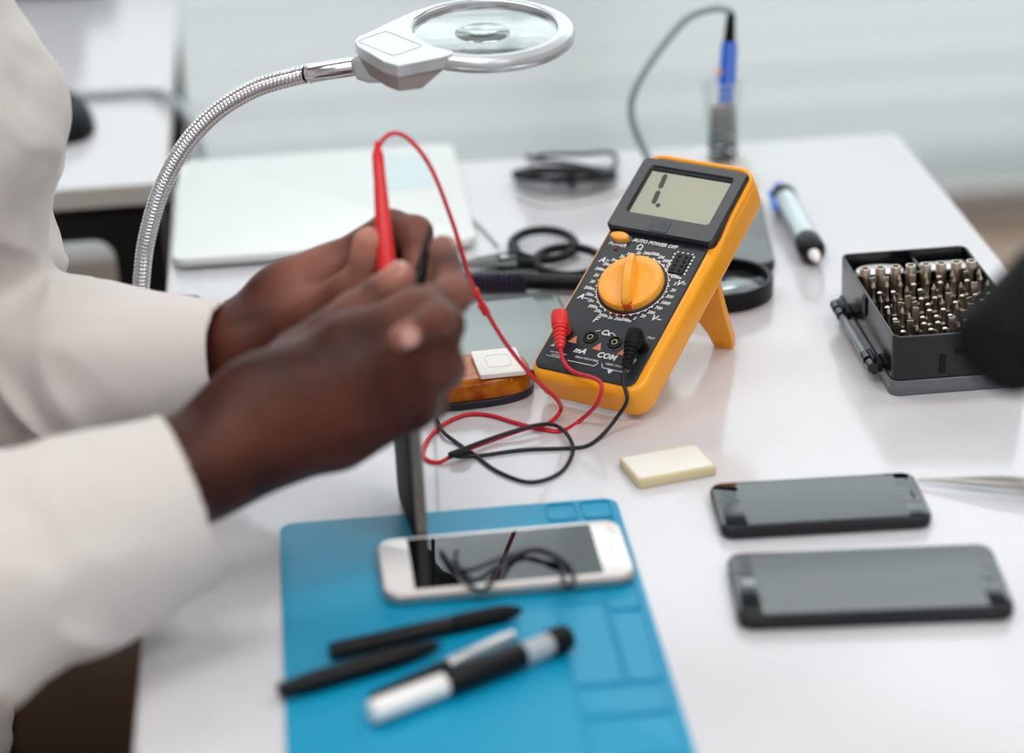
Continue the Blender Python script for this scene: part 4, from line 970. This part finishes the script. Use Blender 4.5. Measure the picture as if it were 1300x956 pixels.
palm_highlight_pts = [(thR[-1], .016, .9), (thR[-2], .016, .45), (mdR[-1], .011, .6), (mdR[-2], .012, .30), (thL[-1], .018, 1.0), (thL[-2], .018, .6), (ixR[-1], .014, .5), (ixR[-2], .016, .45), (ixR[1], .018, .3), (ixL[-1], .016, .5), (ixL[2], .016, .4), (ixL[1], .018, .35), (PZ(400, 345, 1.41), .030, .35), (mdL[-1], .014, .5), (rgR[1], .014, .25)]
VV = np.array(rest.v, np.float32); wt = np.zeros(len(VV), np.float32)
for q_, r_, a_ in palm_highlight_pts:
    d_ = np.linalg.norm(VV-np.array(q_), axis=1)/r_; wt = np.maximum(wt, a_*np.clip(1.35-d_*.9, 0, 1)**1.5)
body = rest.build('body', skin, person, 'desk', angle=180)
att = body.data.attributes.new('palm_highlight', 'FLOAT', 'POINT'); att.data.foreach_set('value', wt.tolist())
def nail(tip, prev, side, w=.0058, l=.0075):
    d = (tip-prev).normalized(); n = (side-d*side.dot(d)).normalized(); x = d.cross(n)
    M_ = Matrix((x, d, n)).transposed().to_4x4(); M_.translation = tip+n*.0062-d*.001
    b = MB(); b.slab(circ(w, 18, ry=l), 0, .0016, .0003, .0010, M=M_); b.build('fingernail', nail_m, person, 'desk')
nail(mdR[-1], mdR[-2], Vector((0, -1, .15)), .0052, .0062); nail(thR[-1], thR[-2], Vector((0, -.3, 1))); nail(ixR[-1], ixR[-2], Vector((1, -.3, .2)), .0048, .006)

# coat
prims = []
cuR = PZ(236, 637, 1.257); cuL = PZ(289, 455, 1.425)
prims += [('e', (-.48, 1.24, .20), (.125, .185, .34), .04), ('e', (-.48, 1.24, .44), (.10, .225, .085), .05), ('e', (-.47, 1.24, -.14), (.155, .20, .17), .05)]
cone(shR, elbR+Vector((0, 0, .02)), .080, .072, .04)
cone((-.42, 1.40, .42), (-.348, 1.385, .205), .077, .082, .05); eL = PZ(-70, 482, 1.49); mL = PZ(105, 470, 1.455)
cone((-.352, 1.385, .205), eL, .080, .054, .02)
cone(PZ(45, 235, 1.55), PZ(48, 330, 1.53), .013, .015, .01)
cone((-.47, 1.24, .46), (-.46, 1.24, .53), .075, .066, .03)
dR = (cuR-elbR).normalized(); dL = (cuL-elbL).normalized()
cone(elbR+Vector((0, 0, -.005)), elbR.lerp(cuR, .5)+Vector((0, -.004, -.002)), .072, .066, .03)
cone(elbR.lerp(cuR, .5)+Vector((0, -.004, -.002)), cuR, .066, .0470, .01)
cone(cuR, cuR+dR*.02, .0470, .0470, .001)
dL = (cuL-mL).normalized()
cone(eL, mL, .054, .0525, .02); cone(mL, cuL, .0525, .0350, .01); cone(cuL, cuL+dL*.02, .0350, .0350, .001)
def carve(D, ax):
    X = ax[0][:, None, None]; Y = ax[1][None, :, None]; Z_ = ax[2][None, None, :]
    amp = 1.0
    for cu in (cuR, cuL): amp = amp*np.clip((np.sqrt((X-cu.x)**2+(Y-cu.y)**2+(Z_-cu.z)**2)-.050)/.06, .15, 1)
    D = D+amp*(.0050*vnoise(X, Y, Z_, 18, 1)+.0022*vnoise(X, Y*1.6, Z_, 46, 2)-.0045*(1-2.2*np.abs(vnoise((X+Z_*.7)*1.0, Y*.6, (Z_-X*.55)*.45, 30, 5))))
    D = np.maximum(D, -(Z_+.0-.0035)*1.0) if False else D
    # cut the sleeves off squarely at the cuffs and hollow them
    for cu, el, ro in ((cuR, elbR, .0470), (cuL, mL, .0350)):
        d = np.array((cu-el).normalized()); c0 = np.array(cu)
        s_ = (X-c0[0])*d[0]+(Y-c0[1])*d[1]+(Z_-c0[2])*d[2]
        rr = np.sqrt(np.maximum(0, (X-c0[0])**2+(Y-c0[1])**2+(Z_-c0[2])**2-s_**2))
        near = rr < .09
        cutp = np.where(near & (s_ > -.06) & (s_ < .09), s_-.002, -1.0)
        D = np.maximum(D, cutp)
        hol = np.maximum(rr-(ro-.0045), np.abs(s_)-.022)
        D = np.maximum(D, -hol)
    # the desk top stops the cloth
    tx = (X > -.262)
    D = np.where(tx & (Z_ > -.05), np.maximum(D, .0012-Z_), D)
    return D
cm = solid(prims, .0028, post=carve)
cm.build('coat', coat_m, person, 'desk', angle=180)
# small buttons down the coat front
for hz in (.30, .20, .10):
    xx = -.3560 if hz > .15 else -.3560
    b = MB(); b.lathe([(.0001, -.02), (.0055, -.02), (.0062, .0), (.0045, .0012), (.0001, .0008)], 20, M=Matrix.Translation((xx, 1.24, hz)) @ Matrix.Rotation(math.pi/2, 4, 'Y')); b.build('button', white_gloss, person, 'desk')
# trousers, shoes, hair
prims = []
for sy in (-1, 1):
    cone((-.44, 1.24+sy*.09, -.22), (-.08, 1.24+sy*.12, -.20), .086, .066, .02); cone((-.08, 1.24+sy*.12, -.20), (-.10, 1.24+sy*.12, -.60), .064, .055, .02)
solid(prims, .006).build('trousers', trouser_m, person, 'desk', angle=180)
for sy in (-1, 1):
    prims = []; cone((-.12, 1.24+sy*.12, -.705), (.05, 1.24+sy*.12, -.715), .043, .034, .02); cone((-.11, 1.24+sy*.12, -.66), (-.10, 1.24+sy*.12, -.62), .046, .046, .02)
    solid(prims, .004, post=lambda D, ax: np.maximum(D, -.7495-ax[2][None, None, :])).build('shoe', shoe_m, person, 'desk', angle=180)
prims = [('e', (-.440, 1.24, .735), (.098, .084, .105), .01), ('xe', (-.36, 1.24, .65), (.09, .12, .105), .01)]
solid(prims, .004).build('hair', hair_m, person, 'desk', angle=180)
# stool
t = thing('stool', 'round black stool under the seated person', 'stool', (-.47, 1.24, -0.75))
b = MB(); b.lathe([(.0001, .365), (.17, .365), (.185, .375), (.185, .405), (.17, .420), (.0001, .425)], 40); b.build('seat', black_soft, t)
b = MB(); b.lathe([(.025, .03), (.025, .365)], 20); b.build('column', chrome, t)
for k in range(5):
    a = 2*math.pi*k/5+.3; b = MB(); b.tube([(0, 0, .05), (.24*math.cos(a), .24*math.sin(a), .028)], .015, 10); b.build('leg', black_pl, t)
